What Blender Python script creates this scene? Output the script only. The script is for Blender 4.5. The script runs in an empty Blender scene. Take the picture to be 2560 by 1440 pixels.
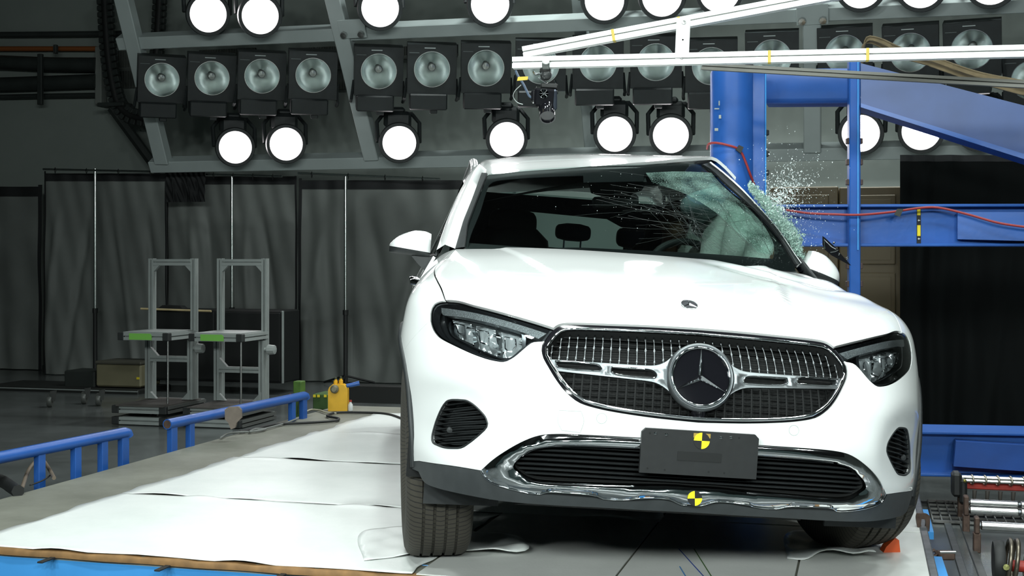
import bpy, bmesh, math, random
import numpy as np
from mathutils import Vector, Matrix
from mathutils.geometry import delaunay_2d_cdt

random.seed(7); rng = np.random.default_rng(7)
scene = bpy.context.scene
COL = scene.collection
rad = math.radians

# ------------------------------------------------------------------ camera, world, lights, exposure
CAM_H, FPX, HORIZON = 1.10, 3240.0, 650.0
cam_data = bpy.data.cameras.new('camera'); cam = bpy.data.objects.new('camera', cam_data); COL.objects.link(cam)
cam.location = (0, 0, CAM_H); cam.rotation_euler = (rad(90), 0, 0)
cam_data.sensor_width = 36.0; cam_data.lens = 36.0 * FPX / 2560.0
cam_data.shift_y = -(720 - HORIZON) / 2560.0
cam_data.clip_start = 0.05; cam_data.clip_end = 100
scene.camera = cam

world = bpy.data.worlds.new('world'); scene.world = world; world.use_nodes = True
wb = world.node_tree.nodes['Background']; wb.inputs[0].default_value = (0.55, 0.85, 0.82, 1); wb.inputs[1].default_value = 0.06

scene.view_settings.view_transform = 'Standard'; scene.view_settings.look = 'None'
scene.view_settings.exposure = 0.0; scene.view_settings.gamma = 1.0
scene.view_settings.use_curve_mapping = False
scene.cycles.max_bounces = 5; scene.cycles.diffuse_bounces = 3; scene.cycles.glossy_bounces = 4; scene.cycles.transmission_bounces = 4; scene.cycles.transparent_max_bounces = 8
scene.cycles.caustics_reflective = False; scene.cycles.caustics_refractive = False
scene.cycles.use_adaptive_sampling = True; scene.cycles.adaptive_threshold = .04

HALL = rad(15.16)                       # the hall's walls are turned against the camera
QV = Vector((math.cos(HALL), -math.sin(HALL), 0)); PV = Vector((math.sin(HALL), math.cos(HALL), 0)); ZV = Vector((0, 0, 1))
def hall(q, p, z): return QV * q + PV * p + ZV * z
def ray(px, py): return Vector(((px - 1280) / FPX, 1.0, (HORIZON - py) / FPX))
EYE = Vector((0, 0, CAM_H))
def at(px, py, d): return EYE + ray(px, py) * d                       # a point d metres ahead
def on_z(px, py, z): r = ray(px, py); return EYE + r * ((z - CAM_H) / r.z)
def on_p(px, py, p): r = ray(px, py); return EYE + r * (p / r.dot(PV))
def rig(px, py, back=0.0):                                            # the lamp rig leans forward
    r = ray(px, py); n = PV + ZV * 0.6
    return EYE + r * ((11.8 + back + 0.6 * (2.0 - CAM_H)) / r.dot(n))

def area(name, loc, target, size, power, color=(0.91, 1.0, 0.975), spread=180):
    l = bpy.data.lights.new(name, 'AREA'); l.shape = 'DISK'; l.size = size; l.energy = power; l.color = color
    l.spread = rad(spread)
    o = bpy.data.objects.new(name, l); COL.objects.link(o); o.location = loc
    o.rotation_euler = (Vector(target) - Vector(loc)).to_track_quat('-Z', 'Y').to_euler()
    return o
# the hall's overhead flood lights above the carrier, and the second lamp rig that faces the car from behind the camera
for i in range(4):
    for j in range(3):
        q, p = -2.6 + 1.7 * i, (2.0, 4.7, 10.0)[j]
        L = hall(q, p, 5.6)
        area('overhead_flood', L, (L.x * 0.8 + 0.1, L.y, 0), 0.5, (54, 38, 66)[j], spread=130)
for i in range(6):
    L = hall(-3.6 + 1.3 * i, -2.2, 2.9 + 0.4 * (i % 2))
    area('front_flood', L, (0.5, 4.6, 0.7), 0.42, 42, spread=110)

# ------------------------------------------------------------------ materials
MATS = {}
def M(name, color=(.5, .5, .5), rough=.5, metal=0.0, coat=0.0, emit=None, estr=0.0, noise=0.0, nscale=6.0, bump=0.0, bscale=60.0,
      trans=0.0, alpha=1.0, ior=1.45, spec=.5, detail=4.0):
    if name in MATS: return MATS[name]
    m = bpy.data.materials.new(name); m.use_nodes = True; nt = m.node_tree; b = nt.nodes['Principled BSDF']
    b.inputs['Base Color'].default_value = (*color, 1); b.inputs['Roughness'].default_value = rough
    b.inputs['Metallic'].default_value = metal; b.inputs['Coat Weight'].default_value = coat; b.inputs['Coat Roughness'].default_value = 0.03
    b.inputs['Transmission Weight'].default_value = trans; b.inputs['Alpha'].default_value = alpha; b.inputs['IOR'].default_value = ior
    b.inputs['Specular IOR Level'].default_value = spec
    if emit: b.inputs['Emission Color'].default_value = (*emit, 1); b.inputs['Emission Strength'].default_value = estr
    if noise or bump:
        tc = nt.nodes.new('ShaderNodeTexCoord')
    if noise:
        n = nt.nodes.new('ShaderNodeTexNoise'); n.inputs['Scale'].default_value = nscale; n.inputs['Detail'].default_value = detail
        nt.links.new(tc.outputs['Object'], n.inputs['Vector'])
        r = nt.nodes.new('ShaderNodeValToRGB')
        r.color_ramp.elements[0].position = .3; r.color_ramp.elements[1].position = .7
        r.color_ramp.elements[0].color = (*[c * (1 - noise) for c in color], 1)
        r.color_ramp.elements[1].color = (*[min(1, c * (1 + noise * .6)) for c in color], 1)
        nt.links.new(n.outputs['Fac'], r.inputs['Fac']); nt.links.new(r.outputs['Color'], b.inputs['Base Color'])
    if bump:
        n2 = nt.nodes.new('ShaderNodeTexNoise'); n2.inputs['Scale'].default_value = bscale; n2.inputs['Detail'].default_value = 3
        nt.links.new(tc.outputs['Object'], n2.inputs['Vector'])
        bp_ = nt.nodes.new('ShaderNodeBump'); bp_.inputs['Strength'].default_value = bump; bp_.inputs['Distance'].default_value = .01
        nt.links.new(n2.outputs['Fac'], bp_.inputs['Height']); nt.links.new(bp_.outputs['Normal'], b.inputs['Normal'])
    MATS[name] = m; return m
paint = M('white_paint', (.80, .82, .81), .30, coat=1.0)
chrome = M('chrome', (.78, .80, .82), .06, 1.0)
dark_chrome = M('dark_chrome', (.13, .14, .15), .28, 1.0)
satin = M('satin_silver', (.27, .29, .30), .46, 1.0)
black_gloss = M('black_gloss', (.008, .008, .010), .08, coat=.5)
black_plastic = M('black_plastic', (.022, .025, .026), .5, noise=.15, nscale=30)
clad_plastic = M('cladding_plastic', (.045, .05, .052), .5, noise=.12, nscale=25)
dark = M('dark_void', (.006, .007, .007), .8)
rubber = M('rubber', (.035, .033, .028), .75)
interior = M('interior_black', (.016, .018, .018), .7, noise=.2, nscale=20)
glass_m = M('clear_glass', (.86, .95, .92), .02, trans=1.0, ior=1.12, spec=.5)
blue = M('blue_paint', (.020, .092, .345), .33, noise=.16, nscale=3.5, bump=.05, bscale=25)
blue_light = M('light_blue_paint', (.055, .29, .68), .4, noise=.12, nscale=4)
alu = M('aluminium_profile', (.66, .68, .67), .38, .55, noise=.06, nscale=8)
alu_dull = M('aluminium_dull', (.36, .39, .38), .45, .5, noise=.10, nscale=8)
steel = M('steel', (.55, .55, .54), .25, 1.0, noise=.1, nscale=15)
rust = M('rusty_steel', (.10, .065, .05), .6, .4, noise=.4, nscale=30)
red_paint = M('red_paint', (.36, .03, .02), .5, noise=.2, nscale=20)
orange_plastic = M('orange_plastic', (.6, .09, .02), .5)
yellow_paint = M('yellow_paint', (.75, .42, .02), .42, noise=.12, nscale=10)
yellow_tape = M('yellow_tape', (.75, .60, .03), .6)
green_tape = M('green_tape', (.16, .42, .07), .6)
lamp_black = M('lamp_housing', (.020, .025, .026), .5, noise=.2, nscale=12)
cable_black = M('cable_black', (.012, .013, .013), .6)
cable_red = M('cable_red', (.26, .025, .025), .5)

# ------------------------------------------------------------------ mesh helpers
class MB:
    def __init__(s): s.v = []; s.f = []; s.mi = []; s.cur = 0
    def add(s, v, f):
        o = len(s.v); s.v += [tuple(map(float, p)) for p in v]; s.f += [tuple(i + o for i in q) for q in f]; s.mi += [s.cur] * len(f); return s
    def box(s, c, size, R=None, ch=0.0):
        hx, hy, hz = [abs(k) / 2 for k in size]; c = Vector(c)
        ch = min(ch, .45 * min(hx, hy, hz) * 2)
        R = R if R is not None else Matrix.Identity(3)
        if ch <= 0:
            v = [(x * hx, y * hy, z * hz) for x in (-1, 1) for y in (-1, 1) for z in (-1, 1)]
            f = [(0, 1, 3, 2), (4, 6, 7, 5), (0, 4, 5, 1), (2, 3, 7, 6), (0, 2, 6, 4), (1, 5, 7, 3)]
        else:
            v = []; idx = {}
            for x in (-1, 1):
                for y in (-1, 1):
                    for z in (-1, 1):
                        for ax in range(3):
                            p = [x * (hx - ch), y * (hy - ch), z * (hz - ch)]; p[ax] = (x * hx, y * hy, z * hz)[ax]
                            idx[x, y, z, ax] = len(v); v.append(tuple(p))
            f = []
            for ax in range(3):
                o = [k for k in range(3) if k != ax]
                for sg in (-1, 1):
                    q = []
                    for a, b in ((-1, -1), (1, -1), (1, 1), (-1, 1)):
                        k = [0, 0, 0]; k[ax] = sg; k[o[0]] = a; k[o[1]] = b; q.append(idx[k[0], k[1], k[2], ax])
                    f.append(tuple(q) if (sg > 0) == (ax != 1) else tuple(q[::-1]))
            for ax in range(3):
                o = [k for k in range(3) if k != ax]
                for a in (-1, 1):
                    for b in (-1, 1):
                        def I(t, e):
                            k = [0, 0, 0]; k[ax] = t; k[o[0]] = a; k[o[1]] = b; return idx[k[0], k[1], k[2], e]
                        f.append((I(-1, o[0]), I(1, o[0]), I(1, o[1]), I(-1, o[1])))
            for x in (-1, 1):
                for y in (-1, 1):
                    for z in (-1, 1): f.append((idx[x, y, z, 0], idx[x, y, z, 1], idx[x, y, z, 2]))
        return s.add([c + R @ Vector(p) for p in v], f)
    def tube(s, path, r, n=10, caps=True, closed=False, up=None, ry=None):
        path = [Vector(p) for p in path]; k = len(path); rs = r if hasattr(r, '__len__') else [r] * k
        rys = rs if ry is None else (ry if hasattr(ry, '__len__') else [ry] * k)
        T = []
        for i in range(k):
            a = path[(i - 1) % k] if (closed or i) else path[0]; b = path[(i + 1) % k] if (closed or i < k - 1) else path[-1]
            t = b - a; T.append(t.normalized() if t.length > 1e-9 else Vector((0, 0, 1)))
        u = Vector(up) if up is not None else (Vector((0, 0, 1)) if abs(T[0].z) < .9 else Vector((1, 0, 0)))
        v = []; f = []
        for i in range(k):
            x = T[i].cross(u)
            if x.length < 1e-6: x = T[i].orthogonal()
            x.normalize(); y = x.cross(T[i]).normalized()
            if up is None: u = y
            for j in range(n):
                a = 2 * math.pi * j / n
                v.append(path[i] + x * (math.cos(a) * rs[i]) + y * (math.sin(a) * rys[i]))
        for i in range(k if closed else k - 1):
            for j in range(n):
                a = i * n + j; b = i * n + (j + 1) % n; c = ((i + 1) % k) * n
                f.append((a, b, c + (j + 1) % n, c + j))
        if caps and not closed:
            f.append(tuple(range(n))[::-1]); f.append(tuple((k - 1) * n + j for j in range(n)))
        return s.add(v, f)
    def lathe(s, prof, o, axis, n=24, closed=False, xd=None, caps=True):
        o = Vector(o); w = Vector(axis).normalized(); x = (Vector(xd) if xd is not None else w.orthogonal()).normalized(); y = w.cross(x)
        v = []; f = []; m = len(prof)
        for r, h in prof:
            for j in range(n):
                a = 2 * math.pi * j / n
                v.append(o + w * h + (x * math.cos(a) + y * math.sin(a)) * r)
        for i in range(m if closed else m - 1):
            for j in range(n):
                c = ((i + 1) % m) * n; f.append((i * n + j, i * n + (j + 1) % n, c + (j + 1) % n, c + j))
        if not closed and caps:
            if prof[0][0] > 1e-4: f.append(tuple(range(n))[::-1])
            if prof[-1][0] > 1e-4: f.append(tuple((m - 1) * n + j for j in range(n)))
        return s.add(v, f)
    def prism(s, poly, o, u, v, w, d):
        o, u, v, w = Vector(o), Vector(u), Vector(v), Vector(w); k = len(poly)
        A = [o + u * a + v * b for a, b in poly]
        f = [tuple(range(k))[::-1], tuple(range(k, 2 * k))] + [(i, (i + 1) % k, k + (i + 1) % k, k + i) for i in range(k)]
        return s.add(A + [p + w * d for p in A], f)
    def grid(s, P, cu=False, cv=False):
        P = np.asarray(P, float); m, n = P.shape[:2]; f = []
        for i in range(m if cu else m - 1):
            for j in range(n if cv else n - 1):
                f.append((i * n + j, i * n + (j + 1) % n, ((i + 1) % m) * n + (j + 1) % n, ((i + 1) % m) * n + j))
        return s.add(P.reshape(-1, 3), f)
    def build(s, name, mat, parent=None, smooth=35, matrix=None):
        me = bpy.data.meshes.new(name); me.from_pydata(s.v, [], s.f)
        for m in (mat if isinstance(mat, (list, tuple)) else [mat]): me.materials.append(m)
        if any(s.mi): me.polygons.foreach_set('material_index', s.mi)
        bm = bmesh.new(); bm.from_mesh(me); bmesh.ops.recalc_face_normals(bm, faces=bm.faces); bm.to_mesh(me); bm.free()
        if smooth:
            me.polygons.foreach_set('use_smooth', [True] * len(me.polygons)); me.set_sharp_from_angle(angle=rad(smooth))
        o = bpy.data.objects.new(name, me); COL.objects.link(o)
        if parent is not None: o.parent = parent
        if matrix is not None: o.matrix_local = matrix
        return o
def tag(o, label, cat, group=None, kind=None):
    if label: o['label'] = label
    if cat: o['category'] = cat
    if group: o['group'] = group
    if kind: o['kind'] = kind
    return o
def thing(name, label, cat, loc=(0, 0, 0), rz=0.0, group=None):
    o = bpy.data.objects.new(name, None); COL.objects.link(o); o.location = loc; o.rotation_euler = (0, 0, rz); o.empty_display_size = .1
    return tag(o, label, cat, group)
def copy_tree(o, parent=None):
    c = o.copy(); COL.objects.link(c)
    c.parent = parent
    for ch in [x for x in o.children]: copy_tree(ch, c)
    return c
def basis(fwd, up=(0, 0, 1)):                       # columns: right, forward, up
    y = Vector(fwd).normalized(); x = y.cross(Vector(up)).normalized(); z = x.cross(y)
    return Matrix((x, y, z)).transposed()
HR = basis(PV)                                      # hall-aligned axes: x = q, y = p

# outlines: planar regions lifted on to a surface
def inside(pts, poly):
    pts = np.asarray(pts); poly = np.asarray(poly); x, y = pts[:, 0], pts[:, 1]; r = np.zeros(len(pts), bool)
    for (x0, y0), (x1, y1) in zip(poly, np.roll(poly, -1, 0)):
        c = (y0 > y) != (y1 > y)
        with np.errstate(divide='ignore', invalid='ignore'): r ^= c & (x < (x1 - x0) * (y - y0) / (y1 - y0) + x0)
    return r
def edge_dist(pts, poly):
    pts = np.asarray(pts); poly = np.asarray(poly); d = np.full(len(pts), 1e9)
    for a, b in zip(poly, np.roll(poly, -1, 0)):
        ab = b - a; t = np.clip(((pts - a) @ ab) / max(ab @ ab, 1e-12), 0, 1)
        d = np.minimum(d, np.linalg.norm(pts - a - t[:, None] * ab, axis=1))
    return d
def dense(poly, step):
    out = []; poly = np.asarray(poly, float)
    for a, b in zip(poly, np.roll(poly, -1, 0)):
        k = max(1, int(math.ceil(np.linalg.norm(b - a) / step)))
        for i in range(k): out.append(a + (b - a) * i / k)
    return np.array(out)
def fair(poly, step, corner=50):                    # a smooth dense outline that keeps its sharp corners
    poly = np.asarray(poly, float); n = len(poly); sharp = []
    for i in range(n):
        a = poly[i] - poly[i - 1]; b = poly[(i + 1) % n] - poly[i]
        c = np.dot(a, b) / (np.linalg.norm(a) * np.linalg.norm(b) + 1e-12); sharp.append(math.degrees(math.acos(np.clip(c, -1, 1))) > corner)
    out = []
    for i in range(n):
        p0, p1, p2, p3 = poly[i - 1], poly[i], poly[(i + 1) % n], poly[(i + 2) % n]
        L = np.linalg.norm(p2 - p1)
        m1 = (p2 - p1) if sharp[i] else (p2 - p0) * L / (L + np.linalg.norm(p1 - p0))
        m2 = (p2 - p1) if sharp[(i + 1) % n] else (p3 - p1) * L / (L + np.linalg.norm(p3 - p2))
        k = max(1, int(math.ceil(L / step)))
        for t in np.arange(k) / k:
            out.append((2*t**3-3*t*t+1)*p1 + (t**3-2*t*t+t)*m1 + (-2*t**3+3*t*t)*p2 + (t**3-t*t)*m2)
    return np.array(out)
def region(outer, holes=(), step=.012):
    outer = np.asarray(outer, float); loops = [outer] + [np.asarray(h, float) for h in holes]
    pts = [p for l in loops for p in l]; edges = []; o = 0
    for l in loops:
        k = len(l); edges += [(o + i, o + (i + 1) % k) for i in range(k)]; o += k
    lo, hi = outer.min(0), outer.max(0)
    gx = np.arange(lo[0] + step * .5, hi[0], step); gy = np.arange(lo[1] + step * .5, hi[1], step)
    g = np.stack(np.meshgrid(gx, gy), -1).reshape(-1, 2)
    if len(g):
        k = inside(g, outer)
        for h in loops[1:]: k &= ~inside(g, h)
        g = g[k]
        for l in loops:
            if len(g): g = g[edge_dist(g, l) > step * .55]
    allp = [Vector(p) for p in pts] + [Vector(p) for p in g]
    V, E, Fc, *_ = delaunay_2d_cdt(allp, edges, [], 0, 1e-7)
    V = np.array([tuple(p) for p in V]); Fc = np.array([f for f in Fc if len(f) == 3])
    c = V[Fc].mean(1); k = inside(c, outer)
    for h in loops[1:]: k &= ~inside(c, h)
    Fc = Fc[k]; used = np.unique(Fc); rm = np.full(len(V), -1); rm[used] = np.arange(len(used))
    return V[used], rm[Fc]
def shell(name, mat, uv, tris, lift, parent, matrix, rim=.012, gap=0.0, eps=1e-3, extra=None):
    """one panel: front face from lift(uv), its edge folded back by rim"""
    P = lift(uv); du = lift(uv + [eps, 0]) - lift(uv - [eps, 0]); dv = lift(uv + [0, eps]) - lift(uv - [0, eps])
    N = np.cross(du, dv); N /= np.linalg.norm(N, axis=1)[:, None] + 1e-12
    tn = np.cross(P[tris[:, 1]] - P[tris[:, 0]], P[tris[:, 2]] - P[tris[:, 0]])
    flip = (tn * N[tris[:, 0]]).sum(1) < 0; tris = tris.copy(); tris[flip] = tris[flip][:, ::-1]
    if N[:, 1].mean() > 0 and extra != 'up': N = -N; tris = tris[:, ::-1]
    cnt = {}
    for a, b, c in tris:
        for e in ((a, b), (b, c), (c, a)): cnt[e] = cnt.get(e, 0) + 1
    bd = [e for e in cnt if (e[1], e[0]) not in cnt]
    inw = np.zeros_like(P)
    for a, b in bd:
        t = P[b] - P[a]; n_ = np.cross(N[a], t); L = np.linalg.norm(n_)
        if L > 1e-12: inw[a] += n_ / L; inw[b] += n_ / L
    L = np.linalg.norm(inw, axis=1); k = L > 1e-9
    inw[k] /= L[k][:, None]
    P = P + inw * gap
    v = [tuple(p) for p in P]; f = [tuple(int(i) for i in t) for t in tris]; n = [tuple(p) for p in N]
    if rim:
        bi = sorted({i for e in bd for i in e}); m1 = {}; m2 = {}
        for i in bi:
            m1[i] = len(v); v.append(tuple(P[i])); n.append((0, 0, 0))
        for i in bi:
            m2[i] = len(v); v.append(tuple(P[i] - N[i] * rim)); n.append((0, 0, 0))
        for a, b in bd: f.append((m1[b], m1[a], m2[a], m2[b]))
    me = bpy.data.meshes.new(name); me.from_pydata(v, [], f); me.materials.append(mat)
    me.polygons.foreach_set('use_smooth', [True] * len(me.polygons))
    me.normals_split_custom_set_from_vertices(n)
    o = bpy.data.objects.new(name, me); COL.objects.link(o); o.parent = parent
    if matrix is not None: o.matrix_local = matrix
    return o
# outlines of the car front (gnomonic front-view coordinates of the body surface)
AB = {
 'hood_edge_grille': [(-.0021,.4253),(-.0701,.4242),(-.1404,.4223),(-.1851,.422),(-.2062,.4213),(-.2175,.4183),(-.2261,.4099)],
 'lamp_top': [(-.2261,.4099),(-.2604,.4241),(-.2976,.4394),(-.339,.4573),(-.3857,.4784),(-.4287,.5009),(-.4638,.5137)],
 'lamp_out': [(-.4638,.5137),(-.4797,.5169),(-.493,.5154),(-.4979,.5081),(-.4977,.4931),(-.4924,.475)],
 'lamp_bot': [(-.4924,.475),(-.487,.464),(-.4774,.45),(-.4647,.4365),(-.4514,.4252),(-.4238,.4079),(-.373,.3793),(-.3465,.3664),(-.3267,.3583),(-.3073,.3527),(-.3012,.3519),(-.2951,.3528),(-.2838,.3589),(-.2737,.3681),(-.2644,.3774),(-.2591,.3818),(-.2536,.3841),(-.2407,.3844),(-.2376,.3854)],
 'lamp_in': [(-.2376,.3854),(-.2322,.398),(-.2261,.4099)],
 'grille_side': [(-.2376,.3854),(-.2405,.3778),(-.2402,.3689),(-.2353,.3546),(-.2257,.3391),(-.2148,.3226),(-.201,.3053),(-.188,.2934),(-.1741,.2848),(-.1513,.2787),(-.1217,.2742),(-.0684,.2695),(-.0028,.2666)],
 'shut': [(-.4638,.5137),(-.4944,.5605),(-.5312,.6086),(-.5733,.6624),(-.6036,.7036),(-.6519,.774),(-.7138,.8807),(-.8135,1.0897),(-.9765,1.4155)],
 'vent': [(-.4298,.2861),(-.4182,.297),(-.4086,.2989),(-.3989,.2984),(-.382,.2961),(-.3661,.2928),(-.3484,.2829),(-.3287,.267),(-.3227,.2596),(-.3197,.2526),(-.3206,.2471),(-.3251,.2416),(-.3449,.2274),(-.3646,.2163),(-.3718,.2142),(-.379,.2137),(-.4088,.2156),(-.4332,.2224),(-.4417,.2263),(-.4456,.2307),(-.4476,.2407),(-.4427,.2616)],
 'chrome_top': [(-.3218,.1803),(-.3027,.1965),(-.276,.2138),(-.2509,.2273),(-.2294,.2352),(-.2051,.2382),(-.1696,.239),(-.0874,.2395),(-.0011,.2401)],
 'chrome_bot': [(-.3218,.1803),(-.3115,.1683),(-.292,.1602),(-.2557,.153),(-.2248,.1507),(-.2132,.1571),(-.2037,.1587),(-.1557,.158),(-.1408,.1556),(-.1303,.1497),(-.0942,.1503),(-.0849,.1552),(-.0705,.1561),(-.0488,.1565),(-.0337,.1561),(-.0224,.1514),(-.0142,.148),(-.0062,.1483)],
 'intake': [(-.0001,.2246),(-.0879,.2234),(-.1522,.2221),(-.2038,.2203),(-.2332,.2152),(-.2496,.2064),(-.2604,.1985),(-.2658,.1894),(-.2602,.1832),(-.2443,.1741),(-.2289,.1709),(-.1974,.1702),(-.1403,.1711),(-.0782,.1729),(-.0254,.1748),(-.0042,.1741)],
 'clad_top': [(-.4727,.1946),(-.4317,.1904),(-.3714,.185),(-.3218,.1803)],
 'clad_bot': [(-.0101,.1353),(-.074,.1347),(-.1338,.1349),(-.2056,.1342),(-.2824,.1351),(-.3427,.1395),(-.4198,.1472),(-.4569,.1557),(-.4757,.1743)],
 'lamp_mod1': [(-.4523,.4732),(-.3976,.45),(-.383,.4033),(-.4195,.4227)],
 'lamp_mod2': [(-.3857,.4445),(-.3387,.427),(-.3256,.3725),(-.368,.3926)],
 'lamp_mod3': [(-.3256,.4218),(-.283,.4067),(-.278,.3791),(-.2931,.3618),(-.3155,.3691)],
 'lamp_drl': [(-.4744,.5024),(-.3845,.466),(-.3069,.4333),(-.2369,.4037),(-.2489,.3929),(-.2813,.409),(-.3442,.4347),(-.4199,.4646),(-.4632,.4813)],
 'lamp_frame': [(-.4682,.4905),(-.381,.4531),(-.328,.4297),(-.2774,.4095),(-.2695,.3756),(-.2899,.3587),(-.3175,.3642),(-.4181,.4167),(-.4404,.4347)],
 'bar_top': [(-.2264,.3542),(-.1792,.3508),(-.1136,.3489),(-.072,.3493),(-.0602,.3521),(-.05,.3582),(-.0414,.3671)],
 'bar_bot': [(-.2158,.3349),(-.1776,.331),(-.1125,.3262),(-.0712,.3235),(-.0593,.32),(-.0485,.3134),(-.0387,.3044)],
 'slot1': [(-.2167,.3501),(-.1609,.3463),(-.1507,.3441),(-.1462,.3386),(-.1483,.3353),(-.2114,.3395)],
 'slot2': [(-.1311,.3425),(-.0896,.3417),(-.0718,.3403),(-.0645,.3345),(-.0667,.3294),(-.1216,.331),(-.1318,.3354)],
 'sensor1': [(-.1413,.2641)],
 'hook': [(-.1854,.2565)],
 'glass': [(-.7122,1.0677),(-.7122,1.0982),(-.6993,1.2031),(-.6582,1.32),(-.6096,1.453),(-.4496,1.4849),(-.1673,1.5256),(.1135,1.5627),(.3486,1.5938),(.4238,1.5868),(.4682,1.5582),(.5021,1.5052),(.5579,1.4425),(.6119,1.3768),(.6619,1.3077),(.7009,1.2163),(.7223,1.1294),(.7157,1.1015)],
 'glass_clear': [(-.6981,1.0687),(-.6961,1.1374),(-.6485,1.2674),(-.6065,1.4023),(-.5879,1.4197),(-.5457,1.4328),(-.3709,1.4597),(-.1693,1.4846),(-.1726,1.4485),(.1107,1.4784),(.1249,1.517),(.3039,1.5399),(.4654,1.5494),(.4947,1.4828),(.6048,1.3605),(.6464,1.2819),(.6558,1.2074),(.633,1.1613),(.6261,1.1538),(.3511,1.1546),(-.0611,1.1451),(-.3161,1.1334)],
 'pillarL': [(-.7547,1.0935),(-.721,1.2198),(-.6847,1.3182),(-.6379,1.4573)],
 'pillarLo': [(-.8279,1.0815),(-.7824,1.2341),(-.7398,1.3437),(-.6929,1.4433),(-.6706,1.4823)],
 'pillarRo': [(.4809,1.5986),(.5117,1.5656),(.5746,1.5017),(.6085,1.4526),(.6576,1.3613),(.7035,1.2722),(.7316,1.1728),(.7521,1.128)],
}
# ------------------------------------------------------------------ the car: body surface
def thin_glass(name, tint, gloss_rough=.02, extra=0.0):
    m = bpy.data.materials.new(name); m.use_nodes = True; nt = m.node_tree; nt.nodes.clear()
    out = nt.nodes.new('ShaderNodeOutputMaterial'); mix = nt.nodes.new('ShaderNodeMixShader')
    tr = nt.nodes.new('ShaderNodeBsdfTransparent'); gl = nt.nodes.new('ShaderNodeBsdfGlossy'); fr = nt.nodes.new('ShaderNodeFresnel')
    tr.inputs[0].default_value = (*tint, 1); gl.inputs['Roughness'].default_value = gloss_rough; fr.inputs[0].default_value = 1.45
    nt.links.new(fr.outputs[0], mix.inputs[0]); nt.links.new(tr.outputs[0], mix.inputs[1]); nt.links.new(gl.outputs[0], mix.inputs[2])
    last = mix
    if extra:
        df = nt.nodes.new('ShaderNodeBsdfDiffuse'); df.inputs[0].default_value = (.62, .80, .76, 1)
        m2 = nt.nodes.new('ShaderNodeMixShader'); m2.inputs[0].default_value = extra
        nt.links.new(mix.outputs[0], m2.inputs[1]); nt.links.new(df.outputs[0], m2.inputs[2]); last = m2
    nt.links.new(last.outputs[0], out.inputs[0]); return m
pane = thin_glass('thin_glass', (.80, .92, .89)); lens_glass = thin_glass('lamp_lens', (.95, .98, .98))
crazed = thin_glass('crazed_glass', (.80, .92, .89), .08, .48)

def spl(xs, ys):
    xs = np.array(xs, float); ys = np.array(ys, float); n = len(xs); h = np.diff(xs); d = np.diff(ys) / h
    m = np.zeros(n); m[0] = d[0]; m[-1] = d[-1]
    for i in range(1, n - 1):
        m[i] = 0 if d[i-1] * d[i] <= 0 else (h[i-1] + h[i]) * 3 / ((2*h[i] + h[i-1]) / d[i-1] + (h[i] + 2*h[i-1]) / d[i])
    def f(x):
        x = np.asarray(x, float); i = np.clip(np.searchsorted(xs, x) - 1, 0, n - 2); t = (x - xs[i]) / h[i]; q = np.clip(t, 0, 1)
        r = (2*q**3-3*q*q+1)*ys[i] + (q**3-2*q*q+q)*h[i]*m[i] + (-2*q**3+3*q*q)*ys[i+1] + (q**3-q*q)*h[i]*m[i+1]
        return r + np.where(t < 0, (x - xs[0]) * m[0], 0) + np.where(t > 1, (x - xs[-1]) * m[-1], 0)
    return f
prof = spl([.1,.2,.3,.4,.52,.62,.72,.80,.88,.96,1.1], [.16,.085,.04,.012,0,.004,.022,.05,.095,.17,.36])
hoodc = spl([-.2,.05,.15,.3,.5,.8,1.1,1.35,1.8], [.71,.842,.892,.955,1.003,1.055,1.102,1.13,1.165])
side = spl([.1,.3,.5,.7,.85,.95,1.05,1.2], [.93,.945,.958,.960,.948,.920,.872,.80])
plan_n = spl([.1,.5,.62,.8,1.1], [5.0,5.0,4.5,3.6,3.6])
def Fr(x, z): return .545 * (np.abs(x) / .945) ** plan_n(z) + prof(z)
def Ho(x, y): return hoodc(y) - .045 * (np.abs(x) / .78) ** 2.4
def sst(x): x = np.clip(x, 0, 1); return x * x * (3 - 2 * x)
def smax(a, b, k):
    d = np.clip(k - np.abs(a - b), 0, None); return np.maximum(a, b) + d * d / (4 * k)
def G(p):
    x, y, z = p[..., 0], p[..., 1], p[..., 2]
    return smax(smax((Fr(x, z) - y) * .85, np.abs(x) - side(z) + .03 * sst((y - .75) / .5), .06), z - Ho(x, y), .09)
CY = 2.2
def surf(ab):
    ab = np.asarray(ab, float); d = np.stack([ab[:, 0], -np.ones(len(ab)), ab[:, 1]], 1); o = np.array([0, CY, 0])
    lo = np.full(len(ab), .3); hi = np.full(len(ab), 2.6)
    for _ in range(36):
        m = (lo + hi) / 2; g = G(o + d * m[:, None]) < 0; lo = np.where(g, m, lo); hi = np.where(g, hi, m)
    return o + d * ((lo + hi) / 2)[:, None]
def gradn(P, e=2e-3):
    g = np.stack([G(P + np.eye(3)[i] * e) - G(P - np.eye(3)[i] * e) for i in range(3)], 1)
    return g / np.linalg.norm(g, axis=1)[:, None]
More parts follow.
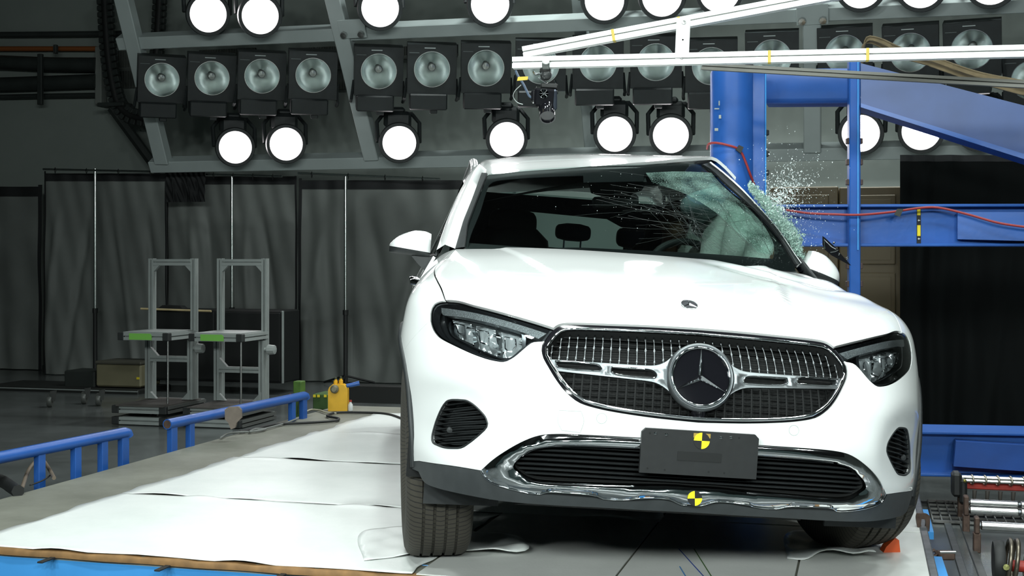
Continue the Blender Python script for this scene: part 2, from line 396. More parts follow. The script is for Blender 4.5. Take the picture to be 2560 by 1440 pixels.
def disp(P):
    x, y, z = P[:, 0], P[:, 1], P[:, 2]; ax = np.abs(x); r = np.zeros(len(P))
    d2 = ((ax - .765) / .135) ** 2 + ((z - .515) / .125) ** 2
    r -= .024 * np.exp(-d2 ** 2) * (y < .5)                                     # pocket round the corner vent
    up = sst((z - .86) / .06) * sst((y - .10) / .15)
    xc = .30 + .27 * np.clip(y, 0, 1.4) / 1.35
    r += .007 * sst((xc - ax) / .035 + .5) * up                                  # raised centre of the bonnet
    w = np.exp(-((x - .50) / .17) ** 2 - ((y - 1.13) / .22) ** 2) * (z > .9)      # the bonnet buckled near the struck side
    r += w * (.014 * np.sin((x * .8 + y * .6) * 26 + .6) - .010)
    w2 = np.exp(-((x - .74) / .10) ** 2 - ((y - 1.02) / .22) ** 2) * (z > .9)
    r += w2 * .010 * np.sin((x * .4 - y * .9) * 24)
    return r
def front(ab, off=0.0):
    P = surf(ab); return P + gradn(P) * (disp(P) + off)[:, None]
def to_ab(P): P = np.asarray(P, float); d = CY - P[:, 1]; return np.stack([P[:, 0] / d, P[:, 2] / d], 1)
def flank_pt(y, z):
    lo, hi = .2, 1.2
    for _ in range(40):
        m = (lo + hi) / 2
        if G(np.array([[m, y, z]]))[0] < 0: lo = m
        else: hi = m
    return (-lo, y, z)
def top_pt(x, y):
    lo, hi = .5, 1.4
    for _ in range(40):
        m = (lo + hi) / 2
        if G(np.array([[x, y, m]]))[0] < 0: lo = m
        else: hi = m
    return (x, y, lo)
def line(pts, step=.011):
    pts = np.asarray(pts, float); n = len(pts)
    if n == 2: k = max(1, int(np.linalg.norm(pts[1] - pts[0]) / step)); return np.array([pts[0] + (pts[1] - pts[0]) * i / k for i in range(k + 1)])
    out = []
    for i in range(n - 1):
        p1, p2 = pts[i], pts[i + 1]; p0 = pts[i - 1] if i else p1 * 2 - p2; p3 = pts[i + 2] if i < n - 2 else p2 * 2 - p1
        L = np.linalg.norm(p2 - p1); L0 = np.linalg.norm(p1 - p0); L2 = np.linalg.norm(p3 - p2)
        m1 = (p2 - p0) * L / (L + L0); m2 = (p3 - p1) * L / (L + L2); k = max(1, int(math.ceil(L / step)))
        for t in np.arange(k) / k: out.append((2*t**3-3*t*t+1)*p1 + (t**3-2*t*t+t)*m1 + (-2*t**3+3*t*t)*p2 + (t**3-t*t)*m2)
    out.append(pts[-1]); return np.array(out)
def chain(*parts):
    out = []
    for p in parts:
        for q in p:
            if not out or np.linalg.norm(np.asarray(q) - out[-1]) > 1e-5: out.append(np.asarray(q, float))
    if np.linalg.norm(out[0] - out[-1]) < 1e-5: out.pop()
    return np.array(out)
def sym(path):                                       # left half, centre to centre -> whole outline
    p = np.array(path); p[0, 0] = 0; p[-1, 0] = 0
    q = p[1:-1][::-1] * [-1, 1]
    return np.vstack([p, q])
def flipx(poly): return (np.asarray(poly) * [-1, 1])[::-1]

A_ = {k: np.array(v) for k, v in AB.items()}
HEG, LT, LO, LB, LI, GS, SH = [line(A_[k]) for k in ('hood_edge_grille', 'lamp_top', 'lamp_out', 'lamp_bot', 'lamp_in', 'grille_side', 'shut')]
CT, CB, CLT, CLB, INK = [line(A_[k], .008) for k in ('chrome_top', 'chrome_bot', 'clad_top', 'clad_bot', 'intake')]
VENT = fair(A_['vent'], .008)
AYC, AZC, AR = .84, .37, .415                          # wheel arch
def arch(z0, z1, rear=False, r=AR, n=14):
    o = []
    for z in np.linspace(z0, z1, n):
        s = math.sqrt(max(0, r * r - (z - AZC) ** 2)); o.append(flank_pt(AYC + (s if rear else -s), z))
    return o
arch_low = to_ab(arch(.70, .345)); arch_clad = to_ab(arch(.345, .318, n=3))
a0 = math.asin((.70 - AZC) / AR)
arch_over = to_ab([flank_pt(AYC + AR * math.cos(t), AZC + AR * math.sin(t)) for t in np.linspace(-.16, math.pi - a0, 26)])
FB = line([LO[-1], arch_low[0]])                       # joint between wing and bumper
cowl = to_ab([top_pt(x, 1.25 + .27 * x * x) for x in np.linspace(-.755, 0, 26)]); cowl[0] = SH[-1]
doorline = to_ab([flank_pt(1.404, z) for z in np.linspace(1.02, .30, 22)])
sill = to_ab([flank_pt(y, .30) for y in np.linspace(1.404, 1.30, 4)])

CAR = thing('car', 'white SUV on the carrier, its driver side struck by the blue steel pole', 'car', (.573, 4.10, 0), rad(4.7))
ZR = .33
ROLL = Matrix.Translation((0, 0, ZR)) @ Matrix.Rotation(rad(4.1), 4, 'Y') @ Matrix.Translation((0, 0, -ZR))
def panel(name, mat, outer, holes=(), off=0.0, step=.013, parent=None, rim=.012, gap=.0015, lift=None):
    uv, tr = region(outer, holes, step)
    o = shell(name, mat, uv, tr, lift or (lambda q: front(q, off)), parent or CAR, ROLL if parent is None or parent is CAR else None, rim, gap)
    return o
hood = panel('hood', paint, sym(chain(HEG, LT, SH, cowl)), gap=.0045)
fend_poly = chain(SH, doorline, sill, arch_over, FB[::-1], LO[::-1])
panel('front_fender', paint, fend_poly, gap=.0004); panel('front_fender', paint, flipx(fend_poly), gap=.0004)
bump_outline = sym(chain(GS[::-1], LB[::-1], FB, arch_low, CLT, CT))
VENT_R = flipx(VENT)
bumper = panel('front_bumper', paint, bump_outline, [VENT, VENT_R], step=.011, gap=.0004)
clad_outline = sym(chain(CB[::-1], CLT[::-1], arch_clad, CLB[::-1]))
panel('bumper_cladding', clad_plastic, clad_outline, step=.010, rim=.03)
# chrome lower trim with its wavy edge
chrome_outer = sym(chain(CT[::-1], CB)); INTAKE = sym(INK)
def polar(poly, smooth=0, c=(0, .193)):
    d = dense(poly, .004) - np.array(c); d[:, 1] *= 2.2; t = np.arctan2(d[:, 1], d[:, 0]); r = np.hypot(d[:, 0], d[:, 1]); o = np.argsort(t); t, r = t[o], r[o]
    g = np.linspace(-math.pi, math.pi, 721); rr = np.interp(g, np.r_[t[-1] - 2 * math.pi, t, t[0] + 2 * math.pi], np.r_[r[-1], r, r[0]])
    if smooth: k = np.hanning(smooth + 2)[1:-1]; k /= k.sum(); rr = np.convolve(np.r_[rr[-1 - smooth:-1], rr, rr[1:1 + smooth]], k, 'same')[smooth:-smooth]
    return g, rr
PO, PI_ = polar(chrome_outer, 61), polar(INTAKE, 25)
def chrome_lift(q):
    d = (q - [0, .193]) * [1, 2.2]; t = np.arctan2(d[:, 1], d[:, 0]); r = np.hypot(d[:, 0], d[:, 1]); a = np.interp(t, *PI_); b = np.interp(t, *PO)
    s = np.sin(np.clip((r - a) / (b - a), -.1, 1.1) * math.pi * .86 + .22)
    P = surf(q); return P + gradn(P) * (disp(P) + .002 + .020 * s)[:, None]
panel('skid_trim', chrome, chrome_outer, [INTAKE], lift=chrome_lift, step=.008)
MB().tube(chrome_lift(CB) + [0, -.004, 0], .0022, 6).build('skid_edge', chrome, CAR, 60, ROLL); MB().tube(chrome_lift(CB * [-1, 1]) + [0, -.004, 0], .0022, 6).build('skid_edge', chrome, CAR, 60, ROLL)
# inner black shell behind all gaps
back_poly = sym(chain(GS[::-1] * [1, 1], np.array([[-.20, .33]]), np.array([[-.46, .47], [-.52, .45], [-.50, .20], [-.30, .15], [0, .14]])))
def scaled_back(q, k=.965): P = surf(q); P = P + gradn(P) * (disp(P))[:, None]; return np.array([0, CY, .35]) + (P - np.array([0, CY, .35])) * k
inner = sym(chain(np.array([[0, .14], [-.25, .14], [-.44, .16], [-.50, .22], [-.52, .42], [-.56, .60], [-.72, .90], [-.90, 1.28], [-.45, 1.27], [0, 1.26]])))
uv, tr = region(dense(inner, .04), (), .035); shell('inner_shell', dark, uv, tr, scaled_back, CAR, ROLL, 0, 0)

def recess(name, poly, depth, mat=dark, step=.012):
    return panel(name, mat, poly, off=-depth, step=step, rim=-(depth - .006), gap=.0005)
def cross(poly, b, axis=1):
    poly = np.asarray(poly); xs = []
    for p, q in zip(poly, np.roll(poly, -1, 0)):
        if (p[axis] > b) != (q[axis] > b): xs.append(p[1-axis] + (q[1-axis] - p[1-axis]) * (b - p[axis]) / (q[axis] - p[axis]))
    return sorted(xs)
def slats(name, poly, bs, off, rx, ry, mat, tilt=0.0, parent=None):
    for b in bs:
        xs = cross(poly, b)
        if len(xs) < 2 or xs[-1] - xs[0] < .02: continue
        a = np.linspace(xs[0] + .001, xs[-1] - .001, 26); P = front(np.stack([a, b + tilt * a], 1), off)
        MB().tube(P, rx, 6, up=(0, 0, 1), ry=ry).build(name, mat, CAR, 60, ROLL)
# corner vents
for V in (VENT, VENT_R):
    recess('corner_vent', V, .05, black_plastic)
    slats('vent_slat', V, np.linspace(.222, .292, 9), -.014, .010, .0032, black_plastic)
    MB().tube(front(V, -.002), .004, 6, closed=True).build('vent_rim', black_plastic, CAR, 60, ROLL)
    pt = front(np.array([[V[:, 0].mean() * 1.05, .245]]), -.006)[0]
    MB().lathe([(0, -.006), (.009, -.005), (.011, 0), (.009, .01)], pt, (0, 1, 0), 14).build('parking_sensor', black_plastic, CAR, 40, ROLL)
# lower intake
recess('lower_intake', INTAKE, .09, dark)
slats('intake_slat', INTAKE, np.linspace(.177, .219, 7), -.022, .016, .0042, black_plastic)
slats('intake_slat', INTAKE, np.linspace(.1805, .2155, 6), -.055, .010, .003, dark)

# ------------------------------------------------------------------ grille
GR = sym(chain(HEG, LI[::-1], GS))
GI = np.stack([GR[:, 0] * .966, .345 + (GR[:, 1] - .345) * np.where(GR[:, 1] > .345, .83, .93)], 1)
panel('grille_surround', black_gloss, GR, [GI], off=-.004, step=.012, rim=.02)
recess('grille_back', GI, .07, dark)
MB().tube(front(GI[::2], .003), .0055, 8, closed=True, ry=.005).build('grille_chrome_ring', chrome, CAR, 60, ROLL)
STAR_AB = (0.0, .3345); STAR_R = .0985
BT = np.vstack([A_['bar_top'], [[-.030, .375]]]); BBm = np.vstack([A_['bar_bot'], [[-.030, .294]]])
def bar_lim(a):
    a = -abs(a); t = np.interp(a, BT[:, 0], BT[:, 1]); b = np.interp(a, BBm[:, 0], BBm[:, 1])
    r = .047
    if abs(a) < r: h = math.sqrt(r * r - a * a); t = max(t, STAR_AB[1] + h); b = min(b, STAR_AB[1] - h)
    return t, b
bar_metal = M('grille_bar_metal', (.14, .15, .155), .3, 1.0); bar_dark = M('grille_bar_dark', (.006, .007, .007), .6, spec=.25)
for i in range(-17, 18):
    a = i * .0133; ys = cross(GI, a, 0)
    if len(ys) < 2: continue
    t, b = bar_lim(a)
    for lo, hi, m, r0 in ((t, ys[-1], bar_metal, .0008), (ys[0], b, bar_dark, .0018)):
        if hi - lo < .008: continue
        k = 27; bb = np.linspace(lo, hi, k); P = front(np.stack([np.full(k, a), bb], 1), -.022)
        w = [r0 + (.0017 * max(0, 1 - abs((j / (k - 1) * 2.6 + .2) % 1 - .5) * 4.5) if m is bar_metal else .001 * (j % 2)) for j in range(k)]
        MB().tube(P, w, 6, up=(1, 0, 0), ry=[x * 1.6 for x in w]).build('grille_bar', m, CAR, 60, ROLL)
mesh = MB()
for b in np.linspace(GI[:, 1].min() + .008, GI[:, 1].max() - .006, 13):
    xs = cross(GI, b)
    if len(xs) >= 2: mesh.tube(front(np.stack([np.linspace(xs[0], xs[-1], 30), np.full(30, b)], 1), -.034), .0016, 5, up=(0, 0, 1), ry=.0022)
mesh.build('grille_cross_bars', bar_dark, CAR, 60, ROLL)['kind'] = 'stuff'
# the wide silver bar with two slots on each side of the badge
for sgn in (1, -1):
    poly = chain(line(BT[:-1], .008), line([tuple(BT[-2]), (-.040, .357), (-.044, .3345), (-.040, .313), tuple(BBm[-2])], .005), line(BBm[:-1], .008)[::-1])
    h1, h2 = fair(A_['slot1'], .004, 80), fair(A_['slot2'], .004, 80)
    if sgn < 0: poly, h1, h2 = flipx(poly), flipx(h1), flipx(h2)
    def bar_lift(q):
        d = np.minimum(np.minimum(edge_dist(q, poly), edge_dist(q, h1)), edge_dist(q, h2))
        P = surf(q); return P + gradn(P) * (-.008 + .008 * sst(d / .012))[:, None]
    bar = panel('grille_crossbar', satin, poly, [h1, h2], lift=bar_lift, step=.004, rim=.02, gap=0)
    for h in (h1, h2): MB().tube(front(h, .0), .0026, 6, closed=True).build('slot_trim', chrome, CAR, 60, ROLL)
# three-pointed star badge
def star_badge(name, P0, n, R, flat=False):
    n = Vector(n).normalized(); x = Vector((1, 0, 0)); y = n.cross(x).normalized(); y = y if y.z > 0 else -y
    if abs(y.z) < .35 and y.y < 0: y = -y
    MB().lathe([(0, .0), (R * .6, .0), (R * .93, -.001), (R * .93, -.02)], P0, n, 40).build(name + '_disc', M('badge_matte', (.010, .012, .016), .5) if flat else M('badge_gloss', (.006, .006, .008), .06), CAR, 40, ROLL)
    MB().lathe([(R * (1 + .045 * math.cos(t)) - R * .05, R * .05 * math.sin(t) + R * .02) for t in np.linspace(0, 2 * math.pi, 11)[:-1]], P0, n, 48, closed=True).build(name + '_ring', chrome, CAR, 60, ROLL)
    m = MB(); P0 = Vector(P0)
    pt = lambda r, a, h: P0 + (x * math.sin(a) + y * math.cos(a)) * r + n * h
    for k in range(3):
        a = k * 2 * math.pi / 3
        m.add([pt(0, 0, R * .16), pt(R * .92, a, R * .03), pt(R * .12, a + math.pi / 3, R * .02), pt(R * .12, a - math.pi / 3, R * .02),
               pt(R * .92, a, -.002), pt(R * .12, a + math.pi / 3, -.002), pt(R * .12, a - math.pi / 3, -.002)],
              [(0, 1, 2), (0, 3, 1), (1, 4, 5, 2), (1, 3, 6, 4)])
    m.build(name + '_star', chrome, CAR, 0, ROLL)
sp = front(np.array([STAR_AB]), .010)[0]
MB().lathe([(STAR_R * .97, -.02), (STAR_R * 1.0, .002), (STAR_R * 1.04, .004), (STAR_R * 1.10, -.001), (STAR_R * 1.12, -.02)], sp, gradn(sp[None])[0], 56, caps=False).build('badge_surround', satin, CAR, 60, ROLL)
star_badge('grille_badge', sp, gradn(sp[None])[0], STAR_R)
hp = front(np.array([[0, .939 / (CY - .264)]]), .005)[0]
star_badge('hood_badge', hp, gradn(hp[None])[0] + np.array([0, -.22, 0]), .0285, True)
cp = front(np.array([[0, .279]]), -.002)[0]
MB().lathe([(.022, .02), (.022, 0), (.017, -.006), (.012, -.006), (.010, -.001), (0, .001)], cp, (0, 1, 0), 20).build('front_camera', black_gloss, CAR, 40, ROLL)
for a, b in ((-.1412, .2642), (.1412, .2642)):
    P = front(np.array([[a + .0075 * math.cos(t), b + .0075 * math.sin(t)] for t in np.linspace(0, 2 * math.pi, 21)[:-1]]), .0)
    MB().tube(P, .0011, 5, closed=True).build('parking_sensor_ring', M('sensor_ring', (.45, .5, .48), .4), CAR, 60, ROLL)
P = front(fair(np.array([[-.1856 + dx, .2569 + dy] for dx, dy in ((-.018, .016), (.014, .016), (.019, .002), (.015, -.015), (-.012, -.013), (-.019, 0))]), .006), .0)
MB().tube(P, .0009, 5, closed=True).build('tow_cover_joint', MATS['sensor_ring'], CAR, 60, ROLL)

# ------------------------------------------------------------------ headlamps
LAMP = chain(LT, LO, LB, LI); lamp_inner = M('lamp_inner', (.020, .022, .024), .22, coat=.6)
for sgn in (1, -1):
    fx = (lambda p: p) if sgn > 0 else flipx
    L = fx(LAMP)
    recess('headlamp_housing', L, .055, lamp_inner)
    lc = L.mean(0); li_ = lc + (L - lc) * [.95, .90]
    panel('headlamp_rim', M('lamp_rim', (.035, .038, .042), .15, coat=1.0), L, [li_], off=-.010, step=.012, rim=.03, gap=.004)
    fr_o = fx(fair(A_['lamp_frame'], .008, 60)); c = fr_o.mean(0); fr_i = c + (fr_o - c) * .93
    panel('headlamp_bezel', dark_chrome, fr_o, [fr_i], off=-.018, step=.008, rim=.03, gap=0)
    panel('headlamp_reflector', M('lamp_reflector', (.30, .33, .34), .25, .9), fr_i, off=-.048, step=.01, rim=0, gap=0)
    drl = fx(fair(A_['lamp_drl'], .008, 60)); panel('running_light', M('light_guide', (.20, .22, .23), .25, .6, bump=.5, bscale=300), drl, off=-.010, step=.008, rim=.02, gap=0)
    for k in ('lamp_mod1', 'lamp_mod2', 'lamp_mod3'):
        m = fx(A_[k]); c = m.mean(0); o_ = fair(dense(m, .02), .006, 30)
        uv, tr = region(o_, (), .006)
        def ml(q, c=c, o_=o_):
            d = edge_dist(q, o_); P = surf(q); return P + gradn(P) * (-.040 + .018 * np.sin(np.clip(d / .012, 0, 1) * 1.57) + .003 * np.cos((q[:, 0] - c[0]) * 900))[:, None]
        shell('lamp_module', M('lamp_module_lens', (.62, .66, .68), .16, .6), uv, tr, ml, CAR, ROLL, .03, 0)
        c2 = c + (o_ - c) * .5
        P = front(c2[::3], -.022); MB().tube(P, .0022, 5, closed=True).build('lamp_module_trim', chrome, CAR, 60, ROLL)
    panel('headlamp_lens', lens_glass, L, off=-.001, rim=0, gap=.002)

# ------------------------------------------------------------------ number plate bracket and target stickers
brk = MB(); PW, PH, PY = .187, .070, -.030
prof_p = [(-PW, -PH), (PW, -PH), (PW, PH - .012), (PW - .012, PH), (-PW + .012, PH), (-PW, PH - .012)]
brk.prism(prof_p, (.002, PY, .492), (1, 0, 0), (0, 0, 1), (0, 1, 0), .016)
bracket = brk.build('plate_bracket', M('plate_black', (.012, .0135, .014), .6, noise=.15, nscale=40), CAR, 30, ROLL)
MB().box((.002, PY - .0008, .482), (.14, .002, .028)).build('plate_recess', M('plate_panel', (.010, .011, .011), .45), bracket)
for i, (x, z) in enumerate([(-.142, .547), (-.107, .546), (.023 + .045, .546), (.10, .548)]):
    MB().lathe([(0, .003), (.003, .0028), (.0055, 0)], (x, PY, z), (0, -1, 0), 12).build('screw', chrome, bracket)
for x, z in [(-.16, .437), (-.105, .435), (.035, .437), (.085, .436), (-.16, .547), (.125, .549)]:
    MB().lathe([(0, .0006), (.0032, .0005)], (x, PY, z), (0, -1, 0), 10).build('screw_hole', dark, bracket)
yel = M('target_yellow', (.95, .80, .02), .5); blk = M('target_black', (.012, .012, .012), .5)
def target(c, r, parent, matrix=None, rot=0.0):
    m = MB(); c = Vector(c)
    for q in range(4):
        m.cur = 0 if q % 2 else 1
        ts = [rot + q * math.pi / 2 + math.pi / 2 * k / 8 for k in range(9)]
        v = [c] + [c + Vector((math.cos(t) * r, 0, math.sin(t) * r)) for t in ts]; v += [p + Vector((0, .0012, 0)) for p in v]
        m.add(v, [(0, i + 1, i + 2) for i in range(8)] + [(i + 1, i + 11, i + 12, i + 2) for i in range(8)])
    return m.build('target_sticker', [yel, blk], parent, 0, matrix)
MB().box((.006, PY - .0005, .549), (.054, .0012, .014)).build('tape_strip', M('amber_tape', (.35, .24, .05), .5), bracket)
target((.006, PY - .002, .533), .0255, bracket)
tp = front(np.array([[.002, .162]]), .024)[0]
target(tp, .0235, CAR, ROLL, .08)
# ------------------------------------------------------------------ car: greenhouse
def wy(x, z): return 1.30 + (z - 1.09) * 1.55 + .10 * (x / .7) ** 2
def wlift(off=0.0):
    def f(q):
        y = wy(q[:, 0], q[:, 1]); return np.stack([q[:, 0], y + off * .55, q[:, 1] - off * .83], 1)
    return f
W3 = lambda q, off=0.0: wlift(off)(np.asarray(q, float))
GLASS = chain(line(A_['glass'][:5], .03), line(A_['glass'][4:9], .03), line(A_['glass'][8:], .03), line([A_['glass'][-1], A_['glass'][0]], .05))
CLEAR = fair(A_['glass_clear'], .03, 40)
uv, tr = region(GLASS, (), .035); shell('windshield', pane, uv, tr, wlift(-.004), CAR, ROLL, 0, 0)
uv, tr = region(GLASS, [CLEAR], .03); shell('windshield_frit', M('frit_black', (.010, .011, .012), .35), uv, tr, wlift(.003), CAR, ROLL, .004, 0)
# crazed part of the pane on the struck side
CRZ = fair(np.array([(.13, 1.515), (.30, 1.538), (.462, 1.547), (.50, 1.48), (.602, 1.36), (.643, 1.283), (.652, 1.21), (.628, 1.165), (.56, 1.168), (.50, 1.25), (.42, 1.34), (.30, 1.42), (.15, 1.465)]), .03)
cm = bpy.data.materials.new('crackled_pane'); cm.use_nodes = True; nt = cm.node_tree; nt.nodes.clear()
out = nt.nodes.new('ShaderNodeOutputMaterial'); mx = nt.nodes.new('ShaderNodeMixShader'); t_ = nt.nodes.new('ShaderNodeBsdfTransparent'); d_ = nt.nodes.new('ShaderNodeBsdfDiffuse')
t_.inputs[0].default_value = (.75, .88, .84, 1); d_.inputs[0].default_value = (.24, .38, .33, 1)
tc = nt.nodes.new('ShaderNodeTexCoord'); vo = nt.nodes.new('ShaderNodeTexVoronoi'); vo.feature = 'DISTANCE_TO_EDGE'; vo.inputs['Scale'].default_value = 95
no = nt.nodes.new('ShaderNodeTexNoise'); no.inputs['Scale'].default_value = 7; lt = nt.nodes.new('ShaderNodeMath'); lt.operation = 'LESS_THAN'; lt.inputs[1].default_value = .05
mr = nt.nodes.new('ShaderNodeMapRange'); mr.inputs[1].default_value = .38; mr.inputs[2].default_value = .66; mr.inputs[3].default_value = .0; mr.inputs[4].default_value = .34
ad = nt.nodes.new('ShaderNodeMath'); ad.operation = 'MULTIPLY_ADD'; ad.inputs[1].default_value = .28; ad.use_clamp = True
nt.links.new(tc.outputs['Object'], vo.inputs['Vector']); nt.links.new(tc.outputs['Object'], no.inputs['Vector'])
nt.links.new(vo.outputs['Distance'], lt.inputs[0]); nt.links.new(no.outputs['Fac'], mr.inputs[0])
nt.links.new(lt.outputs[0], ad.inputs[0]); nt.links.new(mr.outputs[0], ad.inputs[2]); nt.links.new(ad.outputs[0], mx.inputs[0])
nt.links.new(t_.outputs[0], mx.inputs[1]); nt.links.new(d_.outputs[0], mx.inputs[2]); nt.links.new(mx.outputs[0], out.inputs[0])
uv, tr = region(CRZ, (), .03); shell('crazed_glass', cm, uv, tr, wlift(-.007), CAR, ROLL, 0, 0)
# cracks running across the pane
crk = MB(); r1 = random.Random(3)
for k in range(44):
    x = r1.uniform(.30, .62); z = r1.uniform(1.20, 1.50); a = r1.uniform(2.75, 3.75); L = r1.uniform(.15, .75); pts = []
    bend = r1.uniform(-.25, .35)
    for j in range(13):
        if not (-.60 < x < .66 and 1.15 < z < 1.52 + .08 * x): break
        pts.append((x, z)); x += math.cos(a) * L / 12; z += math.sin(a) * L / 12 * .75; a += bend / 12 + r1.uniform(-.09, .09)
    if len(pts) > 3: crk.tube(W3(pts, -.009), r1.uniform(.0002, .0004), 3, caps=False)
for k in range(26):
    x, z, pts = r1.uniform(.25, .63), 1.16, []
    a = r1.uniform(1.6, 2.6)
    for j in range(10):
        if not (.0 < x < .66 and 1.14 < z < 1.48): break
        pts.append((x, z)); x += math.cos(a) * .03; z += math.sin(a) * .03; a += r1.uniform(-.25, .2)
    if len(pts) > 3: crk.tube(W3(pts, -.009), r1.uniform(.0003, .0006), 3, caps=False)
crk.build('windshield_crack', M('crack_line', (.055, .07, .066), .4), CAR, 0, ROLL)['kind'] = 'stuff'
gl = MB()
for k in range(170):
    x = r1.gauss(.30, .28); z = r1.gauss(1.36, .10)
    if not (-.45 < x < .64 and 1.17 < z < 1.50): continue
    p = Vector(W3([(x, z)], -.010)[0]); s = r1.uniform(.0008, .0022)
    gl.add([p + Vector((s, 0, 0)), p + Vector((-s, 0, 0)), p + Vector((0, -s, s)), p + Vector((0, s * .4, -s))], [(0, 1, 2), (0, 2, 3), (1, 3, 2), (0, 3, 1)])
gl.build('glass_crumbs', M('glass_crumb', (.85, .95, .93), .15, emit=None), CAR, 0, ROLL)['kind'] = 'stuff'

def loft(curves, n=22):
    out = []
    for c in curves:
        c = np.asarray(c, float); d = np.r_[0, np.cumsum(np.linalg.norm(np.diff(c, axis=0), axis=1))]; t = np.linspace(0, d[-1], n)
        out.append(np.stack([np.interp(t, d, c[:, i]) for i in range(3)], 1))
    return np.array(out)
pin = W3(A_['pillarL']); pout = W3(A_['pillarLo'])
lg = W3(A_['glass'][1:5], -.004)
MB().grid(loft([lg + [0, .006, 0], lg + [-.006, -.012, .004], pin + [0, -.010, .004], pin + [-.004, .02, 0]])).build('pillar_trim', black_plastic, CAR, 60, ROLL)
pin2 = np.vstack([pin, [[-.615, 1.99, 1.478]]])
mid = loft([pin2, pout], 12).mean(0)
cl = [pin2 + [0, .02, -.01], pin2 + [0, -.006, .002], mid + [-.008, -.030, .022], pout + [-.004, -.004, .004], pout + [-.006, .035, 0], pout + [.01, .09, 0]]
MB().grid(loft(cl, 20)).build('windshield_pillar', paint, CAR, 60, ROLL)
rg = W3(A_['glass'][9:17][::1], -.004); po = W3(A_['pillarRo'])
rin = loft([rg, po], 14); stripmid = rin[0] * .45 + rin[1] * .55
MB().grid(loft([rg + [0, .006, 0], rg + [.004, -.012, .004], stripmid + [0, -.016, .008], stripmid + [.004, .01, 0]], 20)).build('pillar_trim', black_plastic, CAR, 60, ROLL)
MB().grid(loft([stripmid + [0, .02, -.01], stripmid + [0, -.012, .004], (stripmid + rin[1]) / 2 + [0, -.026, .014], po + [0, -.006, .006], po + [.012, .04, 0], po + [0, .1, -.01]], 20)).build('windshield_pillar', paint, CAR, 60, ROLL)
MB().tube(stripmid + [.002, -.020, .010], .004, 6).build('pillar_highlight', chrome, CAR, 60, ROLL)  # chrome line added as the bright highlight along the struck-side pillar

zc = spl([1.9, 2.0, 2.3, 2.7, 3.2, 3.8, 4.3], [1.535, 1.552, 1.612, 1.655, 1.655, 1.615, 1.545])
def roof_pt(u, y):
    f = np.clip((y - 2.0) / 1.2, 0, 1); x = u * (.645 + .035 * f) - .065 * (1 - f)
    t = .135 - .075 * sst((y - 2.0) / .8); c = .02 + .09 * sst((y - 2.0) / .8)
    return x, zc(y) + t * x - c * x * x - 1.1 * np.clip(np.abs(u) - .84, 0, None) ** 1.35
us = np.r_[np.linspace(-1, -.8, 7), np.linspace(-.75, .75, 24), np.linspace(.8, 1, 7)]
rows = []
for k, v in enumerate(np.linspace(0, 1, 30)):
    row = []
    for u in us:
        x, z = roof_pt(u, 2.0); y0 = wy(x, z)
        y = y0 + v * (4.28 - y0); x, z = roof_pt(u, y)
        if k == 0: x, z = roof_pt(u, y0)
        row.append((x, y, z))
    rows.append(row)
rows.insert(0, [(x, y + .012, z - .014) for x, y, z in rows[0]])
roof = MB().grid(rows).build('roof', paint, CAR, 50, ROLL)
for sgn in (-1, 1):
    P = []
    for y in np.linspace(2.16 if sgn < 0 else 2.75, 3.95, 20):
        x, z = roof_pt(sgn * .93, y); e = min(1, (y - (2.10 if sgn < 0 else 2.7)) / .16, (4.0 - y) / .14); P.append((x, y, z + .018 + .024 * e))
    P = [(P[0][0], P[0][1] - .05, P[0][2] - .045)] + P + [(P[-1][0], P[-1][1] + .05, P[-1][2] - .05)]
    MB().tube(P, .019, 10, ry=.014).build('roof_rail', M('rail_silver', (.72, .74, .74), .25, .7), CAR, 60, ROLL)

# ------------------------------------------------------------------ car: flanks, doors, side glass, tail
def flank(y, z, sgn):
    x = np.where(z < 1.06, side(np.minimum(z, 1.06)), .867 - .40 * (z - 1.06)) - .06 * np.clip((y - 3.7) / 1.0, 0, 1) ** 2 - .03 - .012 * np.clip((y - 1.41) / .4, 0, 1)
    if sgn > 0: x = x - .40 * np.exp(-((y - 2.30) / .34) ** 2) * (.55 + .45 * np.exp(-((z - .7) / .5) ** 2))
    return x * sgn
def flank_lift(sgn, off=0.0): return lambda q: np.stack([flank(q[:, 0], q[:, 1], sgn) + off * sgn, q[:, 0], q[:, 1]], 1)
def flank_panel(name, mat, poly, sgn, holes=(), off=0.0, step=.06, gap=.003, rim=.02):
    uv, tr = region(dense(poly, .05), [dense(h, .05) for h in holes], step)
    P = flank_lift(sgn, off)(uv); m = MB()
    c = uv.mean(0)
    m.add(P, [tuple(int(i) for i in t) for t in tr])
    o = m.build(name, mat, CAR, 40, ROLL); s = o.modifiers.new('thickness', 'SOLIDIFY'); s.thickness = .012; s.offset = 0
    return o
RA = [(3.758 + .42 * math.cos(t), .37 + .42 * math.sin(t)) for t in np.linspace(math.pi - .05, .0, 16)]
top_line = lambda y: 1.425 + .06 * math.sin(math.pi * (y - 1.9) / 2.4)
